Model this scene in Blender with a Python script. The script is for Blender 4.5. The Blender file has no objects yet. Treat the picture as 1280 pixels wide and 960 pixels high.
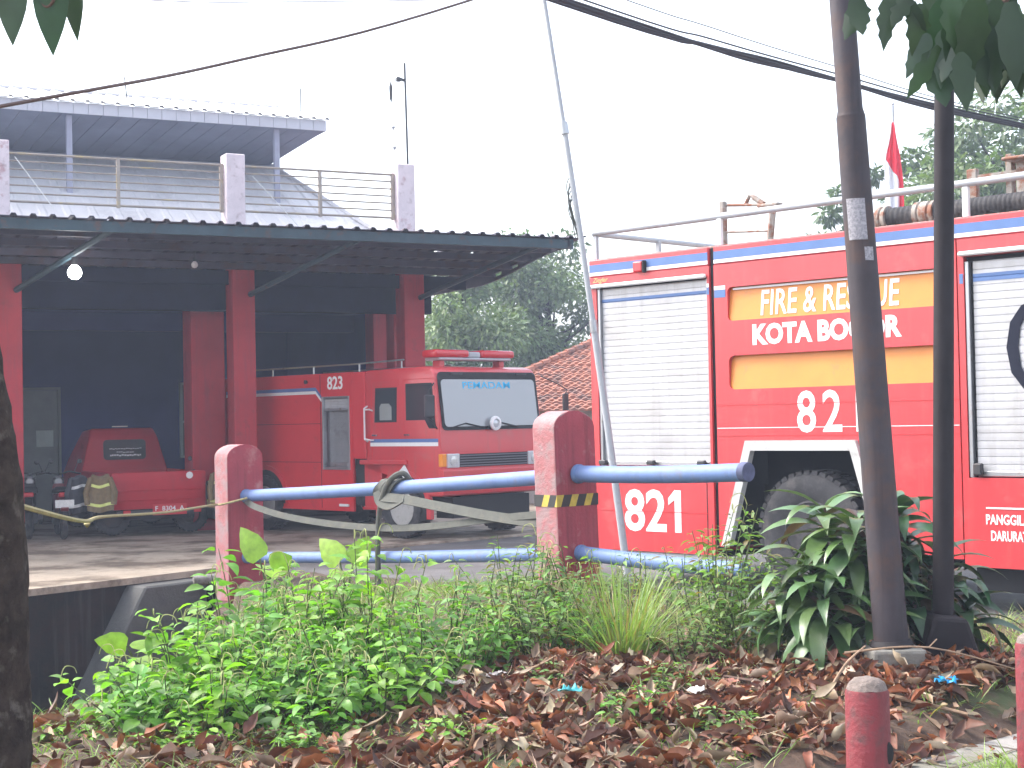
import bpy, bmesh, math, random
from mathutils import Vector, Matrix, noise

# ------------------------------------------------------------------ camera, light, exposure
SC = bpy.context.scene
COL = SC.collection
D = math.radians
PI = math.pi

cam_data = bpy.data.cameras.new("camera")
cam = bpy.data.objects.new("camera", cam_data)
COL.objects.link(cam)
cam_data.sensor_width = 36
cam_data.lens = 55.0
cam_data.clip_start = 0.05
cam_data.clip_end = 2000
cam.matrix_world = (Matrix.Translation((0, 0, 1.7)) @ Matrix.Rotation(D(91.32), 4, 'X')
                    @ Matrix.Rotation(D(-1.15), 4, 'Z'))
SC.camera = cam

SUN_EL, SUN_AZ = 50, 288          # elevation; azimuth clockwise from +Y (to the left, slightly ahead)
world = bpy.data.worlds.new("World")
SC.world = world
world.use_nodes = True
wn = world.node_tree.nodes
wl = world.node_tree.links
wbg = wn["Background"]
sky = wn.new("ShaderNodeTexSky")
sky.sky_type = 'NISHITA'
sky.sun_disc = False
sky.sun_elevation = D(SUN_EL)
sky.sun_rotation = D(SUN_AZ)
sky.air_density = 1.0
sky.dust_density = 4.0
sky.ozone_density = 1.0
hsv = wn.new("ShaderNodeHueSaturation")      # thin bright overcast: most of the blue is gone
hsv.inputs["Saturation"].default_value = 0.50
wl.new(sky.outputs[0], hsv.inputs["Color"])
wl.new(hsv.outputs[0], wbg.inputs["Color"])
wbg.inputs["Strength"].default_value = 0.15

sd = bpy.data.lights.new("sun", 'SUN')
sd.energy = 0.65
sd.angle = D(18)
sd.color = (1.0, 0.96, 0.90)
sun = bpy.data.objects.new("sun", sd)
COL.objects.link(sun)
sdir = Vector((math.sin(D(SUN_AZ)) * math.cos(D(SUN_EL)), math.cos(D(SUN_AZ)) * math.cos(D(SUN_EL)), math.sin(D(SUN_EL))))
sun.rotation_euler = sdir.to_track_quat('Z', 'Y').to_euler()

SC.view_settings.view_transform = 'Standard'
SC.view_settings.look = 'None'
SC.view_settings.gamma = 1
SC.view_settings.use_curve_mapping = False
SC.view_settings.exposure = 2.05
HAZE = 0.0023

# ------------------------------------------------------------------ materials
MATS = {}

def mat(name, col, rough=0.6, metal=0.0, var=0.0, scale=4.0, col2=None, mix2=0.5, scale2=2.0,
        bump=0.0, bscale=30.0, coat=0.0, emit=None, estr=0.0, dirt=0.0, dirtcol=(0.12, 0.09, 0.07), dscale=3.0, spec=None,
        streak=None):
    """procedural principled material: base colour with fine variation, a second worn colour in patches, dirt, bump"""
    m = bpy.data.materials.new(name)
    m.use_nodes = True
    nt = m.node_tree
    N, L = nt.nodes, nt.links
    b = N["Principled BSDF"]
    b.inputs["Roughness"].default_value = rough
    b.inputs["Metallic"].default_value = metal
    if coat:
        b.inputs["Coat Weight"].default_value = coat
        b.inputs["Coat Roughness"].default_value = 0.12
    if spec is not None:
        b.inputs["Specular IOR Level"].default_value = spec
    tc = N.new("ShaderNodeTexCoord")
    src = tc.outputs["Object"]
    cur = None

    def nz(sc, det=6, rou=0.6, vec=None):
        n = N.new("ShaderNodeTexNoise")
        n.inputs["Scale"].default_value = sc
        n.inputs["Detail"].default_value = det
        n.inputs["Roughness"].default_value = rou
        L.new(vec or src, n.inputs["Vector"])
        return n.outputs["Fac"]

    def ramp(f, a, c):
        r = N.new("ShaderNodeMapRange")
        r.inputs["From Min"].default_value = a
        r.inputs["From Max"].default_value = c
        L.new(f, r.inputs["Value"])
        return r.outputs["Result"]

    def mix(f, a, c):
        x = N.new("ShaderNodeMix")
        x.data_type = 'RGBA'
        if hasattr(f, "links"):
            L.new(f, x.inputs[0])
        else:
            x.inputs[0].default_value = f
        for s, v in ((6, a), (7, c)):
            if hasattr(v, "links"):
                L.new(v, x.inputs[s])
            else:
                x.inputs[s].default_value = (*v, 1)
        return x.outputs[2]
    base = col
    if var:
        lo = tuple(c * (1 - var) for c in col)
        hi = tuple(min(1, c * (1 + var)) for c in col)
        base = mix(ramp(nz(scale), 0.3, 0.7), lo, hi)
    if col2:
        base = mix(ramp(nz(scale2, 8, 0.65), mix2 - 0.06, mix2 + 0.06), base, col2)
    if streak:                                   # rain streaks running down
        mp = N.new("ShaderNodeMapping")
        mp.inputs["Scale"].default_value = (9, 9, 0.5)
        L.new(src, mp.inputs["Vector"])
        base = mix(ramp(nz(1.3, 5, 0.6, mp.outputs[0]), 0.52, 0.72), base, streak)
    if dirt:
        f = ramp(nz(dscale, 10, 0.7), 0.62 - dirt * 0.3, 0.78)
        base = mix(f, base, dirtcol)
        rr = N.new("ShaderNodeMapRange")
        rr.inputs["To Min"].default_value = rough
        rr.inputs["To Max"].default_value = min(1, rough + 0.3)
        L.new(f, rr.inputs["Value"])
        L.new(rr.outputs["Result"], b.inputs["Roughness"])
    if hasattr(base, "links"):
        L.new(base, b.inputs["Base Color"])
    else:
        b.inputs["Base Color"].default_value = (*base, 1)
    if bump:
        bp = N.new("ShaderNodeBump")
        bp.inputs["Strength"].default_value = bump
        bp.inputs["Distance"].default_value = 0.02
        L.new(nz(bscale, 6, 0.6), bp.inputs["Height"])
        L.new(bp.outputs[0], b.inputs["Normal"])
    if emit:
        b.inputs["Emission Color"].default_value = (*emit, 1)
        b.inputs["Emission Strength"].default_value = estr
    MATS[name] = m
    return m


def leaf_mat(name, trans=0.3, rough=0.45, var=0.25, tcol=(1.3, 1.5, 0.5), spec=0.5):
    """colour comes from the per-leaf attribute, plus noise; light passes through thin leaves"""
    m = bpy.data.materials.new(name)
    m.use_nodes = True
    N, L = m.node_tree.nodes, m.node_tree.links
    b = N["Principled BSDF"]
    out = N["Material Output"]
    b.inputs["Roughness"].default_value = rough
    b.inputs["Specular IOR Level"].default_value = spec
    at = N.new("ShaderNodeAttribute")
    at.attribute_name = "tint"
    tc = N.new("ShaderNodeTexCoord")
    n = N.new("ShaderNodeTexNoise")
    n.inputs["Scale"].default_value = 18
    n.inputs["Detail"].default_value = 4
    L.new(tc.outputs["Object"], n.inputs["Vector"])
    r = N.new("ShaderNodeMapRange")
    r.inputs["From Min"].default_value = 0.3
    r.inputs["From Max"].default_value = 0.7
    r.inputs["To Min"].default_value = 1 - var
    r.inputs["To Max"].default_value = 1 + var
    L.new(n.outputs["Fac"], r.inputs["Value"])
    v = N.new("ShaderNodeVectorMath")
    v.operation = 'SCALE'
    L.new(at.outputs["Color"], v.inputs[0])
    L.new(r.outputs[0], v.inputs["Scale"])
    L.new(v.outputs[0], b.inputs["Base Color"])
    if trans:
        t = N.new("ShaderNodeBsdfTranslucent")
        v2 = N.new("ShaderNodeVectorMath")
        v2.operation = 'MULTIPLY'
        v2.inputs[1].default_value = tcol
        L.new(v.outputs[0], v2.inputs[0])
        L.new(v2.outputs[0], t.inputs["Color"])
        ms = N.new("ShaderNodeMixShader")
        ms.inputs[0].default_value = trans
        L.new(b.outputs[0], ms.inputs[1])
        L.new(t.outputs[0], ms.inputs[2])
        L.new(ms.outputs[0], out.inputs["Surface"])
    MATS[name] = m
    return m


M = MATS
RED = (0.58, 0.045, 0.052)
mat("truck_red", RED, 0.32, var=0.07, scale=1.2, coat=0.4, dirt=0.22, dirtcol=(0.42, 0.11, 0.10), dscale=2.2, bump=0.10, bscale=2.2, streak=(0.50, 0.060, 0.062))
mat("truck_red_old", (0.62, 0.028, 0.035), 0.34, var=0.08, scale=1.4, coat=0.25, dirt=0.2, dirtcol=(0.30, 0.05, 0.05), dscale=2.5, bump=0.03, bscale=4)
mat("pickup_red", (0.46, 0.010, 0.022), 0.45, var=0.08, spec=0.3, dirt=0.15, dirtcol=(0.2, 0.05, 0.05))
mat("stripe_blue", (0.095, 0.18, 0.40), 0.4, var=0.08)
mat("paint_white", (0.78, 0.78, 0.78), 0.4, var=0.05, dirt=0.12, dirtcol=(0.5, 0.46, 0.42), dscale=5)
mat("letter_white", (0.82, 0.82, 0.82), 0.5, var=0.04)
mat("letter_black", (0.012, 0.014, 0.028), 0.8, spec=0.2)
mat("letter_cyan", (0.02, 0.42, 0.72), 0.5)
mat("letter_gold", (0.75, 0.5, 0.2), 0.5)
mat("truck_orange", (0.70, 0.245, 0.036), 0.45, var=0.06, dirt=0.1, dirtcol=(0.45, 0.2, 0.08), dscale=6)
mat("shutter", (0.50, 0.50, 0.52), 0.38, metal=0.25, var=0.08, scale=3, dirt=0.45, dirtcol=(0.38, 0.36, 0.345), dscale=1.8, streak=(0.42, 0.415, 0.42), bump=0.12, bscale=4)
mat("rubber", (0.034, 0.033, 0.037), 0.8, var=0.3, scale=8, dirt=0.45, dirtcol=(0.11, 0.10, 0.095), dscale=4, bump=0.2, bscale=60)
mat("dark", (0.012, 0.012, 0.014), 0.8, var=0.2)
mat("dark_metal", (0.05, 0.05, 0.055), 0.55, metal=0.4, var=0.2, dirt=0.3, dirtcol=(0.1, 0.07, 0.05))
mat("steel", (0.45, 0.46, 0.48), 0.35, metal=0.8, var=0.1, dirt=0.25, dirtcol=(0.25, 0.2, 0.17), dscale=8)
mat("grey_paint", (0.42, 0.44, 0.47), 0.5, var=0.1, dirt=0.2, dirtcol=(0.25, 0.2, 0.18), dscale=8)
mat("chrome", (0.7, 0.7, 0.72), 0.18, metal=0.9)
mat("plate_tread", (0.36, 0.37, 0.39), 0.42, metal=0.6, var=0.1, dirt=0.3, dirtcol=(0.2, 0.19, 0.18))
mat("pane_matte", (0.012, 0.013, 0.016), 0.45)
mat("glass_dark", (0.03, 0.035, 0.04), 0.06, spec=0.9)
mat("glass_screen", (0.29, 0.31, 0.32), 0.05, spec=1.0)  # pale base colour stands in for the sky's reflection
mat("lens_red", (0.55, 0.02, 0.03), 0.2, coat=0.5)
mat("lens_orange", (0.8, 0.28, 0.02), 0.25, coat=0.4)
mat("lens_clear", (0.6, 0.62, 0.64), 0.15, metal=0.3, coat=0.5)
mat("rusty", (0.30, 0.27, 0.24), 0.7, var=0.2, scale=8, col2=(0.22, 0.09, 0.05), mix2=0.52, scale2=9)
mat("post_red", (0.36, 0.055, 0.075), 0.75, var=0.12, scale=5, col2=(0.45, 0.20, 0.20), mix2=0.62, scale2=4, streak=(0.20, 0.035, 0.045), bump=0.35, bscale=45)
mat("post_worn", (0.52, 0.38, 0.36), 0.85, var=0.15, scale=6, col2=(0.40, 0.12, 0.13), mix2=0.52, scale2=6, dirt=0.25, dirtcol=(0.16, 0.14, 0.12), dscale=5, bump=0.5, bscale=40)
mat("pipe_blue", (0.125, 0.20, 0.40), 0.55, var=0.08, scale=5, dirt=0.28, dirtcol=(0.17, 0.17, 0.20), dscale=7, streak=(0.10, 0.16, 0.33), bump=0.1, bscale=40)
mat("arch_grey", (0.52, 0.52, 0.51), 0.6, var=0.08, dirt=0.3, dirtcol=(0.3, 0.28, 0.26), dscale=5)
mat("block_grey", (0.19, 0.18, 0.16), 0.9, var=0.25, scale=8, dirt=0.3, dirtcol=(0.07, 0.06, 0.05), dscale=6, bump=0.5, bscale=30)
mat("pipe_end", (0.09, 0.10, 0.18), 0.8, var=0.3, scale=12)
mat("tape_black", (0.03, 0.03, 0.03), 0.55, var=0.2)
mat("tape_yellow", (0.55, 0.40, 0.06), 0.55, var=0.2, scale=20)
mat("hose_canvas", (0.085, 0.088, 0.076), 0.9, var=0.15, scale=14, dirt=0.3, dirtcol=(0.16, 0.14, 0.11), dscale=8, bump=0.3, bscale=90)
mat("rope", (0.32, 0.27, 0.13), 0.9, var=0.25, scale=40)
mat("concrete", (0.36, 0.295, 0.225), 0.75, var=0.22, scale=1.2, col2=(0.13, 0.095, 0.065), mix2=0.53, scale2=0.9, dirt=0.25, dirtcol=(0.07, 0.06, 0.05), dscale=2.5, bump=0.35, bscale=24)
mat("concrete_wall", spec=0.0, col=(0.030, 0.018, 0.013), rough=0.95, var=0.35, scale=1.6, col2=(0.016, 0.015, 0.012), mix2=0.5, scale2=1.4, streak=(0.045, 0.036, 0.032), bump=0.6, bscale=16)  # ditch shade put into this near-black base; patches and streaks are stains
mat("concrete_grey", (0.10, 0.098, 0.092), 0.9, var=0.25, scale=3, dirt=0.3, dirtcol=(0.06, 0.06, 0.05), dscale=3, bump=0.5, bscale=30)
mat("asphalt", (0.105, 0.100, 0.100), 0.72, var=0.3, scale=1.5, col2=(0.07, 0.066, 0.064), mix2=0.52, scale2=0.8, bump=0.4, bscale=70)
mat("paving", (0.27, 0.255, 0.24), 0.85, var=0.2, scale=3, col2=(0.17, 0.16, 0.13), mix2=0.52, scale2=2.5, dirt=0.3, dirtcol=(0.09, 0.085, 0.06), dscale=5, bump=0.4, bscale=40)
mat("soil", (0.085, 0.052, 0.035), 0.95, var=0.4, scale=3, col2=(0.050, 0.065, 0.022), mix2=0.58, scale2=2.2, bump=0.9, bscale=18)
mat("column_red", (0.42, 0.022, 0.035), 0.6, var=0.15, scale=2, dirt=0.15, dirtcol=(0.2, 0.05, 0.05), streak=(0.32, 0.03, 0.045))
mat("column_pale", (0.74, 0.64, 0.67), 0.8, var=0.1, scale=5, col2=(0.50, 0.28, 0.30), mix2=0.64, scale2=4, dirt=0.2, dirtcol=(0.3, 0.2, 0.2), dscale=7)
mat("lintel_navy_shaded", (0.010, 0.012, 0.040), 0.85, var=0.15, spec=0.1)  # wall navy darkened so beam and wall plate sink into shade
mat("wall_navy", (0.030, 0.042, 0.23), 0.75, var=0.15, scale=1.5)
mat("wall_outer", (0.45, 0.16, 0.17), 0.8, var=0.15, scale=1.5, streak=(0.3, 0.1, 0.1))
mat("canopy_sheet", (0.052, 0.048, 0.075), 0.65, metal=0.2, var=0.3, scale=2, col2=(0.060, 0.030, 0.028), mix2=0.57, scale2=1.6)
mat("teal_steel", (0.030, 0.062, 0.080), 0.6, metal=0.1, var=0.25, scale=3, col2=(0.08, 0.05, 0.04), mix2=0.62, scale2=5)
mat("roof_sheet", (0.60, 0.59, 0.61), 0.5, metal=0.1, var=0.1, scale=1, dirt=0.25, dirtcol=(0.36, 0.35, 0.38), dscale=1.2)
mat("roof_fascia", (0.55, 0.55, 0.61), 0.5, var=0.06, scale=2, dirt=0.15, dirtcol=(0.33, 0.35, 0.42), dscale=2)
mat("roof_soffit", (0.20, 0.225, 0.30), 0.6, var=0.15, scale=1.4)
mat("roof_post", (0.30, 0.31, 0.40), 0.6, var=0.1)
mat("rail_metal", (0.36, 0.31, 0.27), 0.55, metal=0.3, var=0.15, scale=4, col2=(0.45, 0.36, 0.20), mix2=0.60, scale2=3)
mat("door_grey", (0.25, 0.26, 0.25), 0.6, var=0.1)
mat("window_pale", (0.55, 0.62, 0.58), 0.3, var=0.1)
mat("roof_tile", (0.36, 0.15, 0.10), 0.8, var=0.25, scale=9, col2=(0.22, 0.12, 0.10), mix2=0.55, scale2=3, dirt=0.3, dirtcol=(0.12, 0.09, 0.08))
mat("plaster", (0.50, 0.46, 0.42), 0.85, var=0.1)
mat("utility_metal", (0.052, 0.043, 0.050), 0.6, spec=0.3, metal=0.0, var=0.25, scale=4, col2=(0.075, 0.048, 0.044), mix2=0.55, scale2=3, streak=(0.030, 0.025, 0.029), bump=0.15, bscale=30)
mat("utility_black", (0.021, 0.017, 0.020), 0.65, spec=0.25, var=0.25, scale=4, dirt=0.2, dirtcol=(0.025, 0.02, 0.018))
mat("sticker", (0.30, 0.29, 0.32), 0.6, var=0.45, scale=70)
mat("cable_black", (0.03, 0.028, 0.035), 0.6)
mat("cable_brown", (0.09, 0.05, 0.04), 0.6)
mat("bark", (0.042, 0.031, 0.025), 0.95, var=0.5, scale=14, col2=(0.115, 0.098, 0.082), mix2=0.62, scale2=9, dirt=0.25, dirtcol=(0.02, 0.018, 0.013), dscale=6, bump=1.0, bscale=22, spec=0.15)
mat("twig_bark", (0.10, 0.06, 0.045), 0.9, var=0.3, scale=20)
mat("dead_twig", (0.30, 0.20, 0.13), 0.9, var=0.3, scale=20)
mat("stem_green", (0.07, 0.095, 0.03), 0.7, var=0.25, scale=20)
mat("bollard_red", (0.20, 0.022, 0.030), 0.65, var=0.2, scale=7, col2=(0.085, 0.035, 0.035), mix2=0.56, scale2=7, streak=(0.12, 0.03, 0.03), bump=0.4, bscale=40)
mat("bollard_cap", (0.21, 0.17, 0.15), 0.95, var=0.3, scale=20, bump=0.8, bscale=50)
mat("flag_red", (0.75, 0.02, 0.05), 0.7, var=0.05)
mat("flag_white", (0.82, 0.82, 0.85), 0.7)
mat("coat_tan", (0.20, 0.145, 0.075), 0.9, var=0.2, scale=12, bump=0.4, bscale=40)
mat("coat_dark", (0.05, 0.05, 0.06), 0.9, var=0.2)
mat("reflective", (0.72, 0.78, 0.25), 0.5)
mat("reflective_silver", (0.7, 0.7, 0.7), 0.4)
mat("plastic_blue", (0.02, 0.30, 0.62), 0.35, var=0.2, scale=30)
mat("plastic_teal", (0.05, 0.36, 0.40), 0.4, var=0.2, scale=30)
mat("rim_paint", (0.42, 0.41, 0.39), 0.5, var=0.1, dirt=0.3, dirtcol=(0.2, 0.18, 0.16), dscale=9)
mat("paper_dirty", (0.38, 0.34, 0.32), 0.8, var=0.2, scale=25)
mat("plastic_white", (0.7, 0.7, 0.68), 0.5, var=0.1, scale=30)
mat("plate_red", (0.55, 0.03, 0.04), 0.5)
mat("bulb", (1, 1, 1), 0.3, emit=(1.0, 0.97, 0.95), estr=14)
mat("stone", (0.20, 0.19, 0.18), 0.9, var=0.3, scale=12, bump=0.5, bscale=30)
mat("flower", (0.75, 0.45, 0.02), 0.6)
leaf_mat("leaf_weed", 0.38, 0.45)
leaf_mat("leaf_gloss", 0.12, 0.30, 0.15, (1.2, 1.3, 0.6), 0.55)
leaf_mat("leaf_tree", 0.25, 0.5)
leaf_mat("leaf_shade", 0.30, 0.4, 0.12, (1.0, 1.2, 0.8))
leaf_mat("leaf_dry", 0.05, 0.55, 0.35, (1.2, 0.8, 0.5), 0.4)
leaf_mat("leaf_grass", 0.30, 0.5, 0.15)

# ------------------------------------------------------------------ object helpers

def tag(o, label=None, cat=None, group=None, kind=None):
    if label: o["label"] = label
    if cat: o["category"] = cat
    if group: o["group"] = group
    if kind: o["kind"] = kind
    return o


def thing(name, loc, rot, label, cat, group=None):
    o = bpy.data.objects.new(name, None)
    o.empty_display_size = 0.2
    COL.objects.link(o)
    o.location = loc
    o.rotation_euler = (0, 0, D(rot))
    return tag(o, label, cat, group)


class MB:
    """collects shapes into one mesh"""
    def __init__(s): s.bm = bmesh.new()

    def _bev(s, verts, w, seg=1):
        es = list({e for v in verts for e in v.link_edges})
        bmesh.ops.bevel(s.bm, geom=es, offset=w, segments=seg, affect='EDGES', profile=0.5)

    def box(s, x0, x1, y0, y1, z0, z1, bev=0.0, mtx=None, seg=1):
        vs = [s.bm.verts.new((x, y, z)) for x in (x0, x1) for y in (y0, y1) for z in (z0, z1)]
        for f in ((0, 1, 3, 2), (4, 6, 7, 5), (0, 4, 5, 1), (2, 3, 7, 6), (0, 2, 6, 4), (1, 5, 7, 3)):
            s.bm.faces.new([vs[i] for i in f])
        if mtx is not None:
            for v in vs: v.co = mtx @ v.co
        if bev: s._bev(vs, bev, seg)
        return s

    def prism(s, pts, a, b, axis='y', bev=0.0, seg=1):
        """polygon in the two other axes, extruded along axis from a to b"""
        def P(p, t):
            return {'x': (t, p[0], p[1]), 'y': (p[0], t, p[1]), 'z': (p[0], p[1], t)}[axis]
        A = [s.bm.verts.new(P(p, a)) for p in pts]
        B = [s.bm.verts.new(P(p, b)) for p in pts]
        n = len(pts)
        s.bm.faces.new(A); s.bm.faces.new(B[::-1])
        for i in range(n):
            s.bm.faces.new((A[i], B[i], B[(i + 1) % n], A[(i + 1) % n]))
        if bev: s._bev(A + B, bev, seg)
        return s

    def strip(s, prof, a, b, axis='x'):
        """open profile swept along an axis (sheet)"""
        def P(p, t):
            return {'x': (t, p[0], p[1]), 'y': (p[0], t, p[1])}[axis]
        A = [s.bm.verts.new(P(p, a)) for p in prof]
        B = [s.bm.verts.new(P(p, b)) for p in prof]
        for i in range(len(prof) - 1):
            s.bm.faces.new((A[i], A[i + 1], B[i + 1], B[i]))
        return s

    def tube(s, pts, r, n=8, caps=True):
        pts = [Vector(p) for p in pts]
        m = len(pts)
        rs = r if isinstance(r, (list, tuple)) else [r] * m
        rings = []
        up = None
        for i, p in enumerate(pts):
            d = (pts[min(i + 1, m - 1)] - pts[max(i - 1, 0)]).normalized()
            if up is None:
                up = Vector((0, 0, 1)) if abs(d.z) < 0.9 else Vector((1, 0, 0))
            x = d.cross(up)
            if x.length < 1e-5: x = d.cross(Vector((0.3, 1, 0.2)))
            x.normalize()
            y = x.cross(d).normalized()
            up = y
            rings.append([s.bm.verts.new(p + (x * math.cos(2 * PI * k / n) + y * math.sin(2 * PI * k / n)) * rs[i]) for k in range(n)])
        for i in range(m - 1):
            for k in range(n):
                s.bm.faces.new((rings[i][k], rings[i][(k + 1) % n], rings[i + 1][(k + 1) % n], rings[i + 1][k]))
        if caps:
            s.bm.faces.new(rings[0][::-1]); s.bm.faces.new(rings[-1])
        return s

    def ribbon(s, pts, w, t, side):
        """flat band of width w, thickness t; side = list of width directions"""
        R = []
        for i, p in enumerate(pts):
            p = Vector(p)
            d = (Vector(pts[min(i + 1, len(pts) - 1)]) - Vector(pts[max(i - 1, 0)])).normalized()
            sd_ = Vector(side[i] if isinstance(side, list) else side)
            sd_ = (sd_ - d * sd_.dot(d)).normalized()
            nn = d.cross(sd_).normalized()
            R.append([s.bm.verts.new(p + sd_ * w / 2 * a + nn * t / 2 * b) for a, b in ((1, 1), (-1, 1), (-1, -1), (1, -1))])
        for i in range(len(pts) - 1):
            for k in range(4):
                s.bm.faces.new((R[i][k], R[i][(k + 1) % 4], R[i + 1][(k + 1) % 4], R[i + 1][k]))
        s.bm.faces.new(R[0][::-1]); s.bm.faces.new(R[-1])
        return s

    def lathe(s, prof, n=24, origin=(0, 0, 0), axis='z', closed=False):
        """profile of (radius, height) spun about an axis through origin"""
        o = Vector(origin)
        rings = []
        for r, h in prof:
            ring = []
            for k in range(n):
                c, q = math.cos(2 * PI * k / n) * r, math.sin(2 * PI * k / n) * r
                v = {'z': (c, q, h), 'y': (c, h, q), 'x': (h, c, q)}[axis]
                ring.append(s.bm.verts.new(o + Vector(v)))
            rings.append(ring)
        m = len(prof)
        for i in range(m if closed else m - 1):
            A, B = rings[i], rings[(i + 1) % m]
            for k in range(n):
                s.bm.faces.new((A[k], A[(k + 1) % n], B[(k + 1) % n], B[k]))
        if not closed:
            if prof[0][0] > 1e-4: s.bm.faces.new(rings[0][::-1])
            if prof[-1][0] > 1e-4: s.bm.faces.new(rings[-1])
        return s

    def face(s, pts):
        s.bm.faces.new([s.bm.verts.new(p) for p in pts])
        return s

    def build(s, name, m, parent=None, smooth=False, label=None):
        bmesh.ops.remove_doubles(s.bm, verts=s.bm.verts, dist=1e-5)
        bmesh.ops.recalc_face_normals(s.bm, faces=s.bm.faces)
        me = bpy.data.meshes.new(name)
        s.bm.to_mesh(me)
        s.bm.free()
        me.materials.append(MATS[m] if isinstance(m, str) else m)
        if smooth:
            me.shade_smooth()
            try:
                me.set_sharp_from_angle(angle=D(38))
            except Exception:
                pass
        o = bpy.data.objects.new(name, me)
        COL.objects.link(o)
        if parent is not None: o.parent = parent
        if label: o["label"] = label
        return o


def box(name, m, parent, *a, bev=0.0, seg=1, mtx=None):
    return MB().box(*a, bev=bev, seg=seg, mtx=mtx).build(name, m, parent)


def copy_tree(o, parent=None):
    c = o.copy()
    COL.objects.link(c)
    if parent is not None: c.parent = parent
    for ch in [x for x in bpy.data.objects if x.parent == o]:
        copy_tree(ch, c)
    return c


SIDE = Matrix(((1, 0, 0, 0), (0, 0, -1, 0), (0, 1, 0, 0), (0, 0, 0, 1)))      # text on a face looking to -y
FRONT = Matrix(((0, 0, 1, 0), (1, 0, 0, 0), (0, 1, 0, 0), (0, 0, 0, 1)))      # text on a face looking to +x


def text(name, body, w, h, loc, m, parent, mtx=SIDE, bold=0.0, depth=0.004, shear=0.0, space=1.0, label=None):
    """solid lettering fitted into w x h, lower left corner at loc"""
    cu = bpy.data.curves.new(name, 'FONT')
    cu.body = body
    cu.offset = bold
    cu.shear = shear
    cu.space_character = space
    cu.extrude = 0.01
    cu.resolution_u = 3
    tmp = bpy.data.objects.new("tmp", cu)
    COL.objects.link(tmp)
    dg = bpy.context.evaluated_depsgraph_get()
    me = bpy.data.meshes.new_from_object(tmp.evaluated_get(dg))
    bpy.data.objects.remove(tmp)
    xs = [v.co.x for v in me.vertices]; ys = [v.co.y for v in me.vertices]
    x0, x1, y0, y1 = min(xs), max(xs), min(ys), max(ys)
    for v in me.vertices:
        p = Vector(((v.co.x - x0) / (x1 - x0) * w, (v.co.y - y0) / (y1 - y0) * h, v.co.z / 0.02 * depth))
        v.co = (mtx @ p) + Vector(loc)
    me.materials.clear()
    me.materials.append(MATS[m])
    me.name = name
    o = bpy.data.objects.new(name, me)
    COL.objects.link(o)
    o.parent = parent
    if label: o["label"] = label
    return o


class Leaves:
    """many leaf blades in one mesh, with a colour per leaf"""
    def __init__(s): s.V, s.F, s.T = [], [], []

    def add(s, base, d, L, W, up=Vector((0, 0, 1)), droop=0.5, nseg=3, tint=(0.1, 0.2, 0.04), fold=0.25, shape=0, twist=0.0, wob=0.0):
        d = Vector(d).normalized()
        p = Vector(base)
        side = d.cross(up)
        if side.length < 1e-3: side = d.cross(Vector((1, 0.2, 0)))
        side.normalize()
        if twist:
            side = (Matrix.Rotation(twist, 3, d) @ side)
        i0 = len(s.V)
        step = L / nseg
        for k in range(nseg + 1):
            t = k / nseg
            if shape == 0: w = W * 0.5 * (math.sin(PI * min(1, (t * 0.95 + 0.05) ** 0.8)))      # ovate
            elif shape == 1: w = W * 0.5 * (1 - t) ** 0.6 * (0.55 + 0.45 * min(1, t * 4))     # blade
            else: w = W * 0.5 * math.sin(PI * (0.08 + 0.92 * t) ** 0.65) ** 0.8                # broad heart
            if wob: w *= 1 + wob * math.sin(k * 2.1 + i0) + wob * 0.7 * math.sin(k * 3.7 + i0 * 1.7)
            nrm = side.cross(d).normalized()
            s.V += [tuple(p + side * w + nrm * w * fold), tuple(p), tuple(p - side * w + nrm * w * fold)]
            if k < nseg:
                a = i0 + k * 3
                s.F += [(a, a + 1, a + 4, a + 3), (a + 1, a + 2, a + 5, a + 4)]
                s.T += [tint, tint]
                ax = side
                d = (Matrix.Rotation(-droop / nseg, 3, ax) @ d)
                p = p + d * step
        return p

    def build(s, name, m, parent=None):
        me = bpy.data.meshes.new(name)
        me.from_pydata(s.V, [], s.F)
        at = me.attributes.new("tint", 'FLOAT_COLOR', 'FACE')
        flat = []
        for t in s.T: flat += [t[0], t[1], t[2], 1.0]
        at.data.foreach_set("color", flat)
        me.materials.append(MATS[m])
        me.shade_smooth()
        o = bpy.data.objects.new(name, me)
        COL.objects.link(o)
        if parent is not None: o.parent = parent
        return o


def rnd_unit(r):
    while True:
        v = Vector((r.uniform(-1, 1), r.uniform(-1, 1), r.uniform(-1, 1)))
        if 0.05 < v.length < 1: return v.normalized()


def tintv(r, c, dv=0.25, dh=0.1):
    k = 1 + r.uniform(-dv, dv)
    return (c[0] * k * (1 + r.uniform(-dh, dh)), c[1] * k, c[2] * k * (1 + r.uniform(-dh, dh)))

# ------------------------------------------------------------------ ground, ditch, paving
def lerp(a, b, t): return a + (b - a) * t
def sstep(t):
    t = max(0.0, min(1.0, t)); return t * t * (3 - 2 * t)
def pl(x, pts):
    if x <= pts[0][0]: return pts[0][1]
    for (x0, y0), (x1, y1) in zip(pts, pts[1:]):
        if x <= x1: return lerp(y0, y1, (x - x0) / (x1 - x0))
    return pts[-1][1]

EDGE = [(-12.0, 7.7), (-8.1, 12.85), (-5.19, 16.72), (-3.6, 18.8), (-1.75, 16.8), (-0.36, 15.58), (0.6, 13.9), (1.47, 12.5), (3.2, 12.1), (6, 12.8), (14, 13.0)]
BANK = [(8.3, -3.0), (9.0, -2.72), (9.8, -2.42), (12, -2.35), (14, -2.5), (16, -2.95), (18.6, -3.6)]

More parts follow.
